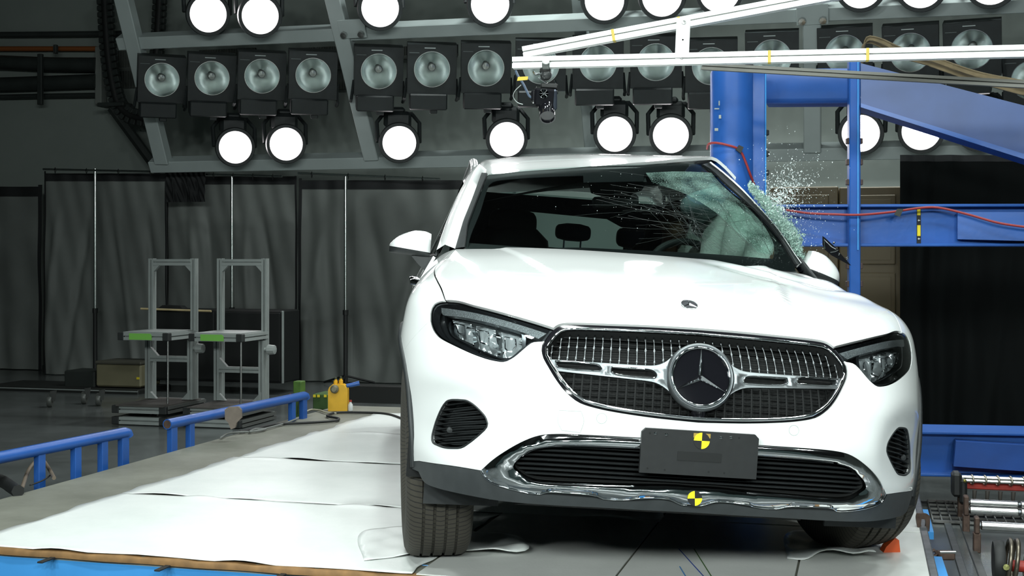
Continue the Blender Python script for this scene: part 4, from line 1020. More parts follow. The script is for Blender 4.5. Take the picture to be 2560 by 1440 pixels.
for px, y0, y1, lb in ((101, 135, 262, 'tall dark clamp across the wall pipes'), (139, 112, 134, 'short dark clamp on the orange pipe')):
    A, B = on_p(px, y0, WALL - .2), on_p(px, y1, WALL - .2); tag(MB().box((A + B) / 2, (.06 if y1 > 200 else .04, .05, abs(A.z - B.z)), HR, .006).build('pipe_clamp', pm, None, 0), lb, 'clamp')
A, B = on_p(252, 118, WALL - .05), on_p(252, 262, WALL - .05)
tag(MB().box((A + B) / 2, (.085, .12, abs(A.z - B.z)), HR, .008).build('wall_duct', M('duct_grey', (.20, .215, .20), .6), None, 0), 'pale vertical duct where the wall pipes end', 'duct')
def cchain(lb, pts, w, p):
    root = thing('cable_chain', lb, 'cable chain'); P = line(np.array([tuple(on_p(a, b, p)) for a, b in pts]), .085); I = Matrix()
    for i in range(len(P) - 1):
        a, b = Vector(P[i]), Vector(P[i + 1]); R = basis((b - a), PV); MB().box((a + b) / 2, (w, (b - a).length * .86, .07), R, .01).build('link', pm, root, 0)
    MB().tube(P, .05, 8).build('cable_core', cable_black, root, 60)
cchain('black cable chain hanging down in front of the pale duct', [(262, -20), (266, 60), (272, 140), (283, 210), (300, 265), (330, 290), (375, 298)], .19, WP - .5)
cchain('dark cable chain behind the first rig column', [(401, -20), (397, 60), (392, 140)], .16, WP - .35)
m = MB(); A, B = on_p(280, 270, WP - .45), on_p(398, 430, WP - .45); m.tube([A, B], .055, 6)
tag(m.build('stay_bar', pm, None, 30), 'dark diagonal stay bar below the hanging cable chain', 'bar')
A, B = on_p(255, 262, WP - .5), on_p(320, 264, WP - .5); tag(MB().box((A + B) / 2, ((B - A).length, .2, .045), HR, .006).build('support_arm', pm, None, 0), 'short dark support arm holding the cable chain', 'arm')
def vent(lb, x0, x1, y0, y1, n):
    A, B = on_p(x0, y1, WALL + .05), on_p(x1, y0, WALL + .05); root = thing('wall_vent', lb, 'vent', A); c = (A + B) / 2 - A; w = (B - A).dot(QV); h = B.z - A.z
    MB().box(c, (w, .02, h), HR).build('backing', dark, root, 0)
    for i in range(n): MB().box(c - PV * .02 + QV * (w * ((i + .5) / n - .5)), (w / n * .5, .03, h), HR).build('louvre', pg, root, 0)
    MB().box(c - PV * .025 + ZV * (-h / 2 if y1 < 200 else 0), (w, .03, .04), HR).build('rail', pg, root, 0)
vent('louvred wall vent behind the hanging cable chain', 297, 350, 126, 222, 13)
vent('wide louvred wall vent above the second unlit lamp', 500, 640, 120, 162, 34)
vent('louvred wall vent left of the second rig column', 745, 880, 115, 228, 33)
vent('louvred wall vent right of the second rig column', 998, 1145, 111, 145, 35)
# ------------------------------------------------------------------ lamp rig
rigm = M('rig_grey', (.44, .495, .49), .5, noise=.08, nscale=3)
RG = thing('lamp_rig', 'leaning grey steel frame that carries the rows of floodlights', 'frame')
RN = (PV + ZV * .6).normalized(); RU = (ZV - PV * .6).normalized(); RB = Matrix((QV, RN, RU)).transposed()
def rbeam(nm, a, b, wq, wd, back=.15):
    A, B = rig(*a, back), rig(*b, back); d = (B - A); x = d.normalized(); y = RN; z = x.cross(y).normalized()
    MB().box((A + B) / 2, (d.length, wd, wq), Matrix((x, y, z)).transposed(), .008).build(nm, rigm, RG, 0)
rbeam('upper_beam', (300, 105), (3000, -11), .125, .14); rbeam('lower_beam', (380, 412), (3000, 360), .125, .14)
rbeam('column', (288, -90), (409, 406), .15, .12, .10); rbeam('column', (815, -90), (932, 396), .15, .12, .10); rbeam('column', (2030, -90), (2031, 376), .15, .12, .10)
rbeam('column', (1440, -90), (1480, 386), .12, .1, .45)
for px, py in ((880, 72), (2031, 36)):
    c = rig(px, py, .03); MB().box(c, (.26, .02, .18), RB, .004).build('joint_plate', rigm, RG, 0)
    for s in (-1, 1): MB().lathe([(0, .03), (.03, .028), (.035, 0)], c + QV * .085 * s - RU * .05 - RN * .01, -RN, 8).build('joint_bolt', steel, RG, 0)
lens_on = M('lit_lens', (1, 1, 1), .5, emit=(1.0, .95, .965), estr=22.0)
refl = M('reflector', (.78, .84, .83), .24, 1.0, bump=.22, bscale=4.5)
bulbm = M('bulb_glass', (.45, .48, .46), .15, .5)
AIM = Vector((.6, 4.5, .6))
def lit_lamp(px, py, r, lb, group, aim=AIM, body=True):
    c = rig(px, py, -.12); f = (aim - c).normalized(); f = (f * .75 + (EYE - c).normalized() * .45).normalized()
    root = thing('floodlight', lb, 'floodlight', c, 0, group); y = f; x = ZV.cross(y).normalized(); R = Matrix((x, y, y.cross(x) * -1)).transposed()
    root.rotation_euler = R.to_euler()
    MB().lathe([(0, -.008), (r * .7, -.004), (r, -.012)], (0, 0, 0), (0, 1, 0), 40).build('lens', lens_on, root, 40)
    MB().lathe([(r, -.02), (r * 1.005, .005), (r * 1.06, .022), (r * 1.25, .022), (r * 1.30, -.01), (r * 1.26, -.06), (r * 1.1, -.13), (r * .85, -.24), (r * .45, -.30), (0, -.31)], (0, 0, 0), (0, 1, 0), 40).build('housing', lamp_black, root, 40)
    hz = 1 if R[2][2] > 0 else -1
    m = MB()
    for s in (-1, 1): m.tube([(s * r * 1.32, -.06, 0), (s * r * 1.36, -.16, hz * r * 1.2), (s * r * .9, -.22, hz * r * 1.75)], .02, 6)
    m.tube([(-r * .95, -.22, hz * r * 1.75), (r * .95, -.22, hz * r * 1.75)], .025, 6); m.build('yoke', lamp_black, root, 40)
    MB().box((0, -.26, hz * r * 1.35), (r * 1.7, .22, r * 1.1), None, .03).build('ballast_box', lamp_black, root, 0)
    MB().box((0, -.24, hz * r * 2.0), (r * .9, .16, r * .35), None, .02).build('cooling_block', lamp_black, root, 0)
    return root
words = ['first', 'second', 'third', 'fourth', 'fifth', 'sixth', 'seventh', 'eighth', 'ninth', 'tenth', 'eleventh', 'twelfth', 'thirteenth', 'fourteenth', 'fifteenth', 'sixteenth']
TOP = [(520, 35), (650, 39), (950, 20), (1225, 10), (1511, 1), (1655, -9), (1799, -21), (2152, -32), (2303, -33), (2478, -42)]
for i, (px, py) in enumerate(TOP):
    lit_lamp(px, py, .158, 'lit round floodlight cut by the picture top, %s from the left' % words[i], 'lit floodlights in the top row')
BOT = [(588, 368), (715, 360), (998, 357), (1267, 348), (1537, 335), (1677, 338), (2152, 333), (2303, 328), (2447, 322)]
for i, (px, py) in enumerate(BOT):
    lit_lamp(px, py, .150, 'lit round floodlight on the lower beam, %s from the left' % words[i], 'lit floodlights in the lower row')
def off_lamp(px, py, lb):
    c = rig(px, py, -.05); f = (AIM * .55 + EYE * .45 - c).normalized(); f = (f + ZV * -.12).normalized()
    root = thing('square_floodlight', lb, 'floodlight', c, 0, 'unlit square floodlights in the middle row')
    y = f; x = -ZV.cross(y).normalized(); z = x.cross(y); root.rotation_euler = Matrix((x, y, z)).transposed().to_euler()
    r, H = .165, .225
    m = MB()
    # frame plate with a round opening
    uv, tr = region(dense([(-H, -H * 1.02), (H, -H * 1.02), (H, H), (-H, H)], .12), [np.array([(r * math.cos(t), r * math.sin(t)) for t in np.linspace(0, 2 * math.pi, 33)[:-1]])], .2)
    m.add([(u, 0, v) for u, v in uv], [tuple(int(k) for k in t) for t in tr]); m.build('front_plate', lamp_black, root, 0)
    m = MB(); k = [(-H, -H * 1.02), (H, -H * 1.02), (H, H), (-H, H)]
    m.add([(a, .012, b) for a, b in k] + [(a, -.16, b) for a, b in k] + [(a * .7, -.30, b * .7) for a, b in k], [(i, (i + 1) % 4, 4 + (i + 1) % 4, 4 + i) for i in range(4)] + [(4 + i, 4 + (i + 1) % 4, 8 + (i + 1) % 4, 8 + i) for i in range(4)] + [(8, 9, 10, 11)]); m.build('case', lamp_black, root, 0)
    MB().lathe([(r, .004), (r * .985, -.02), (r * .86, -.09), (r * .55, -.15), (r * .2, -.175), (0, -.178)], (0, 0, 0), (0, 1, 0), 36, caps=False).build('reflector', refl, root, 50)
    MB().lathe([(r, .0), (r * 1.0, .010), (r * .975, .010), (r * .97, .0)], (0, 0, 0), (0, 1, 0), 36, closed=True).build('reflector_rim', steel, root, 50)
    MB().lathe([(0, -.03), (.03, -.036), (.038, -.06), (.03, -.10), (.022, -.17)], (.0, 0, .01), (0, 1, 0), 16).build('bulb', bulbm, root, 50)
    MB().box((.03, -.06, -H * 1.02 - .07), (H * 1.55, .20, .15), None, .012).build('ballast_box', lamp_black, root, 0)
    MB().box((-.02, -.03, -H * 1.02 - .16), (.07, .06, .05), None, .006).build('latch', lamp_black, root, 0)
    MB().box((.02, .004, H * .86), (.10, .004, .008)).build('label_strip', M('label_white', (.5, .55, .55), .5), root, 0)
    MB().box((H * .72, .004, H * .66), (.09, .004, .006)).build('vent_slot', M('label_grey', (.12, .14, .14), .5), root, 0)
    for s in (-1, 1): MB().tube([(s * H, -.05, -.1), (s * (H + .02), -.1, -.28), (s * (H + .02), -.22, -.33)], .016, 6).build('bracket', lamp_black, root, 40)
MID = [(405, 199), (530, 195), (655, 190), (783, 188), (947, 178), (1080, 173), (1215, 170), (1352, 164), (1495, 158), (1640, 155), (1778, 165), (1930, 146), (2112, 135), (2276, 131), (2430, 123), (2580, 200)]
for i, (px, py) in enumerate(MID): off_lamp(px, py, 'unlit square floodlight with mirror reflector, %s from the left' % words[i])
# ------------------------------------------------------------------ aluminium profile carts
def profile(mb, A, B, s=.04, up=ZV, s2=None):
    """slotted square extrusion from A to B"""
    A, B = Vector(A), Vector(B); y = (B - A).normalized(); x = y.cross(Vector(up))
    x = x.normalized() if x.length > 1e-5 else y.orthogonal().normalized(); z = x.cross(y); h = s / 2; g = s * .085; d = s * .36
    h2 = (s2 or s) / 2
    sec = [(-h, -h2), (-g, -h2), (-g, -h2 + d), (g, -h2 + d), (g, -h2), (h, -h2), (h, -g), (h - d, -g), (h - d, g), (h, g), (h, h2), (g, h2), (g, h2 - d), (-g, h2 - d), (-g, h2), (-h, h2), (-h, g), (-h + d, g), (-h + d, -g), (-h, -g)]
    mb.prism(sec, A, x, z, y, (B - A).length); return mb
capm = M('end_cap', (.02, .022, .022), .5)
def cart(lb, q, p, w=.37, dpt=.42, cross_z=.42):
    root = thing('profile_cart', lb, 'cart', hall(q, p, FZ), -HALL, 'aluminium profile carts'); b = lambda mb, n, m, s=0: mb.build(n, m, root, s)
    V = lambda x, y, z: Vector((x, y, z))                       # local: x = q, y = p (depth), z from the floor
    top, sh, bz = 1.262, .67, .16
    for x in (0, w):
        b(profile(MB(), V(x, dpt, bz), V(x, dpt, top), .045, (0, 1, 0)), 'upright', alu_dull)
        b(profile(MB(), V(x, dpt - .05, bz), V(x, dpt - .05, sh - .04), .045, (0, 1, 0)), 'lower_leg', alu_dull)
        b(MB().prism([(0, 0), (.075 if x == 0 else -.075, 0), (0, .075)], V(x, dpt - .07, bz), (1, 0, 0), (0, 0, 1), (0, 1, 0), .03), 'foot_bracket', alu_dull)
    b(profile(MB(), V(.0225, dpt, top - .03), V(w - .0225, dpt, top - .03), .05), 'top_beam', alu_dull)
    for s in (-1, 1):
        x = .0225 if s > 0 else w - .0225
        b(MB().prism([(0, 0), (.05 * s, 0), (0, -.05)], V(x, dpt - .02, top - .055), (1, 0, 0), (0, 0, 1), (0, 1, 0), .03), 'corner_gusset', alu_dull)
    b(profile(MB(), V(.0225, dpt - .05, cross_z), V(w - .0225, dpt - .05, cross_z), .045), 'cross_beam', alu_dull)
    b(MB().prism([(.0225, .0225), (.09, .0225), (.0225, .09)], V(0, dpt - .07, cross_z), (1, 0, 0), (0, 0, 1), (0, 1, 0), .03), 'corner_gusset', alu_dull)
    # cantilever shelf
    b(profile(MB(), V(0, 0, sh), V(w, 0, sh), .055), 'shelf_front', alu_dull); b(profile(MB(), V(0, 0, sh), V(0, dpt, sh), .055), 'shelf_side', alu_dull); b(profile(MB(), V(w, 0, sh), V(w, dpt, sh), .055), 'shelf_side', alu_dull)
    b(MB().box(V(w / 2, dpt / 2, sh + .031), (w, dpt, .006)), 'shelf_board', alu_dull)
    for x in (-.005, w + .005): b(MB().box(V(x, -.004, sh), (.052, .052, .058), None, .004), 'end_cap', capm)
    b(MB().prism([(.07, -.024), (.262, -.024), (.262, .010), (.248, .024), (.07, .024)], V(0, -.030, sh), (1, 0, 0), (0, 0, 1), (0, -1, 0), .002), 'green_tape', green_tape)
    b(MB().tube([V(w * .98, .03, bz), V(w * .98, .03, sh)], .008, 8), 'rod', steel, 60)
    b(MB().lathe([(0, .09), (.035, .085), (.04, .03), (.015, .02), (.015, 0)], V(w + .02, dpt - .05, sh - .11), (1, 0, 0), 10), 'clamp_knob', alu_dull)
    # base of two profile rings on casters
    for z in (.12, .035):
        for y in (-.03, dpt + .12): b(profile(MB(), V(-.02, y, z), V(w + .01, y, z), .055), 'base_beam', alu_dull)
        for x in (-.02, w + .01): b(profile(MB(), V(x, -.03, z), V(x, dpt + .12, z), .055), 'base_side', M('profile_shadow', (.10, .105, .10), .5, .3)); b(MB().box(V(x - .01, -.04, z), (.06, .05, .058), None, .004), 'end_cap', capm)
    b(MB().box(V(w / 2, dpt / 2, .150), (w + .03, dpt + .16, .008)), 'base_board', M('board_dark', (.06, .055, .05), .7))
    return root
c1 = on_z(302, 1060, FZ); cart('left aluminium profile cart with green tape on its shelf edge', c1.dot(QV) + .02, c1.dot(PV), cross_z=.475)
c2 = on_z(482, 1066, FZ); cart('aluminium profile cart nearer the yellow jack, green tape on its shelf', c2.dot(QV) + .01, c2.dot(PV), .38, cross_z=.40)
# dark board and stick behind the carts
def hbox(name, lb, cat, x0, x1, y0, y1, p, dep, mat, ch=.01, group=None):
    A, B = on_p(x0, y1, p), on_p(x1, y0, p); w = (B - A).dot(QV); h = B.z - A.z
    o = MB().box((A + B) / 2 + PV * dep / 2, (w, dep, h), HR, ch).build(name, mat, None, 0); return tag(o, lb, cat, group)
r_ = thing('black_panel', 'low black panel standing behind the aluminium carts', 'panel')
A, B = on_p(378, 950, 11.0), on_p(704, 777, 11.0); w = (B - A).dot(QV); h = B.z - A.z
MB().box((A + B) / 2 + PV * .2, (w, .4, h), HR, .012).build('body', M('cabinet_black', (.008, .009, .009), .6), r_, 0)
for k in range(2): MB().box((A + B) / 2 + QV * (w * (k - .5) * .5) - PV * .006, (w * .48, .012, h * .94), HR, .004).build('panel_face', M('cabinet_door', (.010, .011, .011), .5), r_, 0)
MB().box(Vector((0, 0, 0)) + (A + B) / 2 + QV * (w / 2 + .012) , (.016, .03, h), HR, .004).build('side_strip', alu_dull, r_, 0)
tag(MB().tube([on_p(352, 772, 10.95), on_p(528, 778, 10.95)], .010, 8).build('wooden_stick', M('pale_wood', (.5, .4, .22), .6), None, 60), 'thin pale wooden stick lying on the low black panel', 'stick')
tag(MB().prism([(-.13, 0), (.13, 0), (.10, .025), (-.08, .03)], on_p(425, 771, 10.98), QV, ZV, PV, .1).build('hand_tool', cable_black, None, 0), 'small black tool resting on the wooden stick', 'tool')
# ------------------------------------------------------------------ curtains on stands
curt = M('curtain_grey', (.165, .178, .168), .6, noise=.16, nscale=2.0, bump=.25, bscale=7); band = M('curtain_band', (.012, .013, .014), .75)
def drape(lb, x0, x1, ytop, ybot, p, folds, seed, amp=.05, band_px=26, side_black=True, mat=None):
    r = np.random.default_rng(seed); A, B = on_p(x0, ytop, p), on_p(x1, ytop, p); Zb = on_p((x0 + x1) / 2, ybot, p).z; zb = max(Zb, FZ + .01)
    root = thing('curtain', lb, 'curtain', (A.x, A.y, zb)); n, k = 120, 46; ph = r.uniform(0, 6.3, 12); O = Vector((A.x, A.y, zb))
    w = (B - A).dot(QV); zt = A.z; dzt = B.z - A.z
    def P(u, v):                                                # v = 0 top
        z = zt + dzt * u + (zb - zt - dzt * u) * v
        uu = u + .05 * math.sin(u * 9 + ph[6]) + .03 * math.sin(v * 3 + ph[7])
        s = amp * (.3 + .7 * v) * (math.sin(uu * folds * 6.28 + ph[0]) + .6 * math.sin(uu * folds * 3.3 + ph[2] - v * 2.2) + .5 * math.sin((u * 2.1 - v * 1.9) * 3 + ph[3]))
        for q_ in range(4):                                     # a few long slanting creases
            e = u - (.15 + .22 * q_ + .05 * math.sin(ph[q_] * 3) + (v - .3) * .25 * math.sin(ph[q_ + 4])); s += .030 * math.exp(-(e / .03) ** 2) * sst(np.float64((v - .1) / .3)) * (1 if q_ % 2 else -1)
        s += .006 * math.sin(u * 47 - v * 16 + ph[5])
        return A + QV * (w * u) + PV * s + ZV * (z - A.z) - O
    bt = band_px / (ybot - ytop)
    MB().grid([[P(u, v) for u in np.linspace(0, 1, n)] for v in np.linspace(bt, 1, k)]).build('cloth', mat or curt, root, 70)
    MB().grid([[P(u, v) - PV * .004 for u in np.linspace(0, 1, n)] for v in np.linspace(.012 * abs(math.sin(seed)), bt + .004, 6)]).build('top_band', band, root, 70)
    if side_black:
        for u0, u1 in ((0, .014), (.986, 1)): MB().grid([[P(u, v) - PV * .006 for u in (u0, u1)] for v in np.linspace(0, 1, k)]).build('edge_band', band, root, 70)
    return root
drape('short grey curtain with black top band at the picture edge', -520, 107, 462, 962, 12.75, 7.0, 1, .02, 30)
drape('grey curtain hung from the chrome rail under the pipe clamp', 112, 416, 428, 955, 12.3, 3.0, 2, .022, 24)
drape('grey curtain with dark patch behind the aluminium carts', 416, 742, 440, 965, 12.55, 3.0, 3, .022, 20)
drape('wide grey curtain behind the car mirror and yellow jack', 748, 1290, 446, 972, 12.3, 8.0, 4, .020, 26)
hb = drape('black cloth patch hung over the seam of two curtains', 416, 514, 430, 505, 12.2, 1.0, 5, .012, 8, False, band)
chr_d = M('stand_chrome', (.62, .66, .64), .22, 1.0)
def stand(lb, px, ytop, ymid, x0, x1, ry0, ry1, p):
    A = on_p(px, ytop, p); root = thing('curtain_stand', lb, 'stand', (A.x, A.y, FZ)); O = Vector((A.x, A.y, FZ)); zm = on_p(px, ymid, p).z
    MB().tube([Vector((0, 0, A.z - FZ)), Vector((0, 0, zm - FZ))], .016, 10).build('pole', chr_d, root, 60)
    MB().tube([Vector((0, 0, zm - FZ + .02)), Vector((0, 0, .02))], .022, 10).build('lower_pole', cable_black, root, 60)
    MB().lathe([(.0, .0), (.028, 0), (.028, .05), (0, .05)], Vector((0, 0, zm - FZ - .01)), ZV, 10).build('collar', cable_black, root, 30)
    P0, P1 = on_p(x0, ry0, p - .02), on_p(x1, ry1, p - .02); MB().tube([P0 - O, P1 - O], .011, 8).build('cross_rail', chr_d, root, 60)
    for k in range(4):
        t = .1 + .26 * k; c = P0 + (P1 - P0) * t - O; MB().tube([c + ZV * .02 + QV * .02 * 0, c + PV * .018, c - ZV * .04, c - PV * .018], .004, 5, closed=True).build('hook', cable_black, root, 60)
    for k in range(3):
        a = k * 2.09 + .4; MB().tube([Vector((0, 0, .10)), Vector((math.cos(a) * .3, math.sin(a) * .3, .02))], .012, 6).build('foot', cable_black, root, 60)
stand('chrome curtain stand in front of the left grey curtain', 238, 422, 780, 108, 414, 423, 430, 12.05)
stand('chrome curtain stand behind the right aluminium cart', 580, 440, 778, 515, 705, 436, 441, 12.25)
stand('chrome curtain stand behind the yellow jack', 864, 440, 785, 745, 1100, 433, 448, 12.0)
# lumber under the rig, small bar
hbox('shelf_bracket', 'small grey shelf bracket under the lower rig beam', 'bracket', 402, 498, 403, 413, 12.6, .2, pg, .005)
# trolley with casters, cream box
tr_ = thing('flat_trolley', 'dark flat trolley on casters in front of the left curtains', 'trolley'); A, B = on_p(-40, 985, 10.7), on_p(345, 972, 10.7)
MB().box((A + B) / 2 + PV * .3, ((B - A).length, .6, .07), HR, .01).build('deck', M('trolley_dark', (.012, .013, .012), .6), tr_, 0)
MB().box((A + B) / 2 - PV * .01 + ZV * .02, ((B - A).length, .012, .010), HR).build('edge_trim', alu_dull, tr_, 0)
for px, dp in ((125, 0), (168, .25), (230, .1)):
    c = on_z(px, 1018, FZ) + PV * dp; MB().lathe([(0, -.02), (.05, -.02), (.055, -.012), (.055, .012), (.05, .02), (0, .02)], c + ZV * .056, (QV + PV * .4), 20).build('caster_wheel', M('caster_grey', (.07, .075, .07), .4), tr_, 40)
    MB().prism([(-.02, 0), (.02, 0), (.045, .09), (-.045, .09)], c + ZV * .05 + QV * .03, PV, ZV, QV, .006).build('caster_fork', steel, tr_, 0)
bx = thing('cream_box', 'cream plastic box on the trolley beside the aluminium cart', 'box'); A, B = on_p(239, 966, 10.8), on_p(352, 912, 10.8); w = (B - A).dot(QV); h = B.z - A.z
MB().box((A + B) / 2 + PV * .18, (w, .36, h), HR, .015).build('body', M('cream_plastic', (.17, .155, .095), .55, noise=.1), bx, 0)
MB().box((A + B) / 2 + PV * .18 + ZV * (h / 2 + .012), (w * 1.02, .38, .03), HR, .008).build('lid', M('cream_lid', (.06, .058, .045), .6), bx, 0)
MB().box((A + B) / 2 + QV * (w * .44) - PV * .002 - ZV * .02, (.03, .004, .02), HR).build('sticker', yellow_tape, bx, 0)
hbox('dark_crate', 'dark crate on the trolley under the left curtain', 'crate', 160, 236, 928, 972, 10.85, .3, M('crate_dark', (.02, .024, .022), .6), .012)
# yellow jack and things round it
jk = thing('hydraulic_jack', 'yellow hydraulic jack standing at the far carrier end', 'jack', on_z(844, 1028, .0)); k = 9.43 / FPX
J = lambda u, v: (u * k, v * k)
MB().prism([J(-24, 0), J(24, 0), J(24, 52), J(21, 60), J(14, 66), J(-14, 66), J(-21, 60), J(-24, 52)], (0, 0, 0), (1, 0, 0), (0, 0, 1), (0, 1, 0), .10).build('body', yellow_paint, jk, 20)
for dx, h_, m_ in ((-7, 12, yellow_paint), (6, 14, yellow_paint)):
    MB().lathe([(.016, 0), (.016, h_ * k * .7), (.010, h_ * k * .75), (.010, h_ * k), (0, h_ * k)], (dx * k, .05, 66 * k), (0, 0, 1), 12).build('valve', m_, jk, 30)
    MB().lathe([(.009, 0), (.009, .014), (0, .016)], (dx * k, .05, (66 + h_) * k), (0, 0, 1), 10).build('valve_cap', M('cap_dark', (.05, .06, .03), .5), jk, 30)
MB().lathe([(.030, 0), (.030, .03), (.018, .036), (.018, .05), (0, .05)], (-7 * k, .0, 56 * k), (0, -1, 0), 14).build('pump_port', M('jack_grey', (.18, .17, .12), .45, .5), jk, 30)
MB().tube([(20 * k, .04, 62 * k), (34 * k, .05, 64 * k), (52 * k, .06, 68 * k)], [.014, .016, .018], 8).build('handle', blue, jk, 50)
MB().prism([J(-23, 0), J(-19, 0), J(-19, 3), J(-23, 3)], (0, -.002, .09), (1, 0, 0), (0, 0, 1), (0, 1, 0), .002).build('chip', yellow_paint, jk, 0)
gb = thing('green_box', 'dark green box with yellow marks between rail and yellow jack', 'box'); A, B = at(780, 1025, 10.2), at(822, 985, 10.2)
MB().box((A + B) / 2 + PV * .12, ((B - A).x, .24, (B - A).z), HR, .008).build('body', M('green_dark', (.05, .11, .03), .6, noise=.2), gb, 0)
for px in (786, 796, 813): MB().box(at(px, 990, 10.17), (.02, .006, .02), HR).build('yellow_mark', yellow_tape, gb, 0)
gp = thing('green_column', 'green column seen between the far rail posts', 'column'); A, B = at(730, 1040, 9.3), at(752, 985, 9.3)
MB().box((A + B) / 2 + PV * .05, ((B - A).x, .08, (B - A).z + .18), HR, .006).build('body', M('green_column', (.06, .13, .02), .6, noise=.25, nscale=20), gp, 0)
for px in (738, 744): MB().tube([at(px, 1035, 9.27), at(px + 2, 1000, 9.27)], .003, 5).build('wire', cable_black, gp, 60)
A, B = at(724, 1045, 9.6), at(734, 985, 9.6); tag(MB().box((A + B) / 2 - ZV * .08, (.035, .03, (B - A).z + .16), HR, .004).build('red_post', red_paint, None, 0), 'narrow red post beside the green column', 'post')
bt = thing('bottle', 'small white bottle standing right of the yellow jack', 'bottle', on_z(876, 1027, 0)); MB().lathe([(.016, 0), (.018, .01), (.018, .045), (.009, .058), (.009, .066)], (0, 0, 0), ZV, 14).build('body', M('white_plastic', (.6, .62, .62), .4), bt, 40); MB().lathe([(.011, 0), (.011, .012), (0, .013)], (0, 0, .066), ZV, 12).build('cap', red_paint, bt, 30)
hbox('skirting_board', 'long dark board on the floor under the right grey curtain', 'board', 870, 1240, 972, 1030, 10.6, .12, M('skirt_dark', (.012, .013, .012), .6), .01)
m = MB(); c = at(583, 1045, 7.9); m.prism([(-.052, .05), (-.03, .066), (.03, .068), (.048, .05), (.05, .0), (.02, -.03), (.012, -.06), (-.015, -.07), (-.03, -.03), (-.05, -.01)], c, (1, 0, 0), (0, 0, 1), (0, 1, 0), .03)
tag(m.build('canvas_bag', M('bag_beige', (.17, .14, .115), .8, noise=.15, nscale=25), None, 0), 'small beige canvas bag hanging from the far blue rail', 'bag')

# ------------------------------------------------------------------ blue pole rig on the struck side
PR = thing('pole_rig', 'blue steel impact pole with its welded beams beside the car', 'impact pole', hall(-.55, 6.6, FZ)); IR = Matrix.Translation(-hall(-.55, 6.6, FZ))
def rb(mb, n, m=None, s=30): return mb.build(n, m or blue, PR, s, IR)
PCX, PCD = 1.088, 6.42
ztop = CAM_H + (650 - 178) * PCD / FPX
rb(MB().lathe([(.105, .012), (.105, ztop - .012), (.10, ztop), (0, ztop)], (PCX, PCD, 0), ZV, 48), 'pole', None, 40)
rb(MB().lathe([(.0, 0), (.09, 0), (.085, .012), (.03, .018), (0, .018)], (PCX, PCD, ztop), ZV, 14), 'pole_cap', M('cap_brown', (.16, .15, .08), .7, noise=.4, nscale=20))
xf0, xf1 = (1868 - 1280) / FPX * 6.40, (1913 - 1280) / FPX * 6.40
rb(MB().box(((xf0 + xf1) / 2, 6.44, (ztop + .012) / 2), (xf1 - xf0, .10, ztop - .012), None, .006), 'pole_flange')
rb(MB().tube([(xf1, 6.39, ztop), (xf1, 6.39, .2)], .004, 6), 'pale_edge_line', blue_light)  # thin lighter blue tube along the flange edge
for py in (332, 385, 432): rb(MB().box((xf1 + .012, 6.42, CAM_H + (650 - py) * 6.42 / FPX), (.018, .03, .028), None, .004), 'bolt', cable_black)
A, B = at(1915, 215, 6.60), at(2146, 213, 6.52); hh = (258 - 172) / 2 / FPX * 6.56
sec = [(-hh, hh), (-hh, -hh * .7), (-hh * .8, -hh * .95), (-hh * .5, -hh), (hh, -hh), (hh, hh)]
rb(MB().prism([(a, b) for a, b in sec], A + PV * .1, PV, ZV, (B - A).normalized(), (B - A).length), 'upper_beam', None, 50)
C_ = at(2138, 650, 6.5); zt2 = CAM_H + (650 - 150) / FPX * 6.5
rb(MB().box((C_.x, C_.y + .025, (zt2 + FZ) / 2), ((2152 - 2124) / FPX * 6.5, .05, zt2 - FZ), None, .005), 'post')
rb(MB().tube([(C_.x + .012, 6.492, zt2), (C_.x + .012, 6.492, 1.15)], .004, 6), 'pale_edge_line', blue_light)  # thin lighter blue tube down the post front
for py in (352, 405, 455, 665, 710):
    for s in (-1, 1): rb(MB().box((C_.x + s * .034, 6.52, CAM_H + (650 - py) * 6.5 / FPX), (.014, .03, .03), None, .003), 'bolt', M('bolt_brown', (.05, .03, .025), .5))
m = MB(); g0 = [at(2152, 158, 6.50), at(2152, 258, 6.50), at(2700, 428, 6.30), at(2700, 300, 6.30)]
m.add(g0 + [p + PV * .22 for p in g0], [(0, 1, 2, 3), (4, 7, 6, 5), (0, 4, 5, 1), (1, 5, 6, 2), (2, 6, 7, 3), (3, 7, 4, 0)]); rb(m, 'diagonal_beam', M('blue_grey_paint', (.036, .075, .215), .4, noise=.2, nscale=3.0), 0)
m = MB(); g0 = [at(2152, 258, 6.46), at(2152, 268, 6.46), at(2700, 442, 6.26), at(2700, 428, 6.26)]
m.add(g0 + [p + PV * .26 for p in g0], [(0, 1, 2, 3), (4, 7, 6, 5), (0, 4, 5, 1), (1, 5, 6, 2), (2, 6, 7, 3), (3, 7, 4, 0)]); rb(m, 'beam_lip', None, 0)
def hbeam(n, x0, x1, y0, y1, d0, d1, lip=True):
    a, b, c, d = at(x0, y0, d0), at(x1, y0, d1), at(x1, y1, d1), at(x0, y1, d0)
    c.z = b.z - (a.z - d.z); b.z = a.z; c.z = d.z
    mb = MB(); mb.add([a, b, c, d] + [p + PV * .2 for p in (a, b, c, d)], [(0, 1, 2, 3), (4, 7, 6, 5), (0, 4, 5, 1), (1, 5, 6, 2), (2, 6, 7, 3), (3, 7, 4, 0)]); rb(mb, n, None, 0)
    if lip:
        for z_, t in ((a.z + .006, .014), (d.z - .006, .014)):
            A_1, B_1 = Vector((a.x, a.y - .03, z_)), Vector((b.x, b.y - .03, z_)); x = (B_1 - A_1).normalized()
            rb(MB().box((A_1 + B_1) / 2 + PV * .12, ((B_1 - A_1).length, .30, t), Matrix((x, ZV.cross(x), ZV)).transposed(), .003), 'beam_flange', blue)
hbeam('middle_beam', 1900, 2750, 519, 610, 6.62, 6.50); hbeam('lower_beam', 2130, 2750, 1078, 1176, 6.62, 6.45)
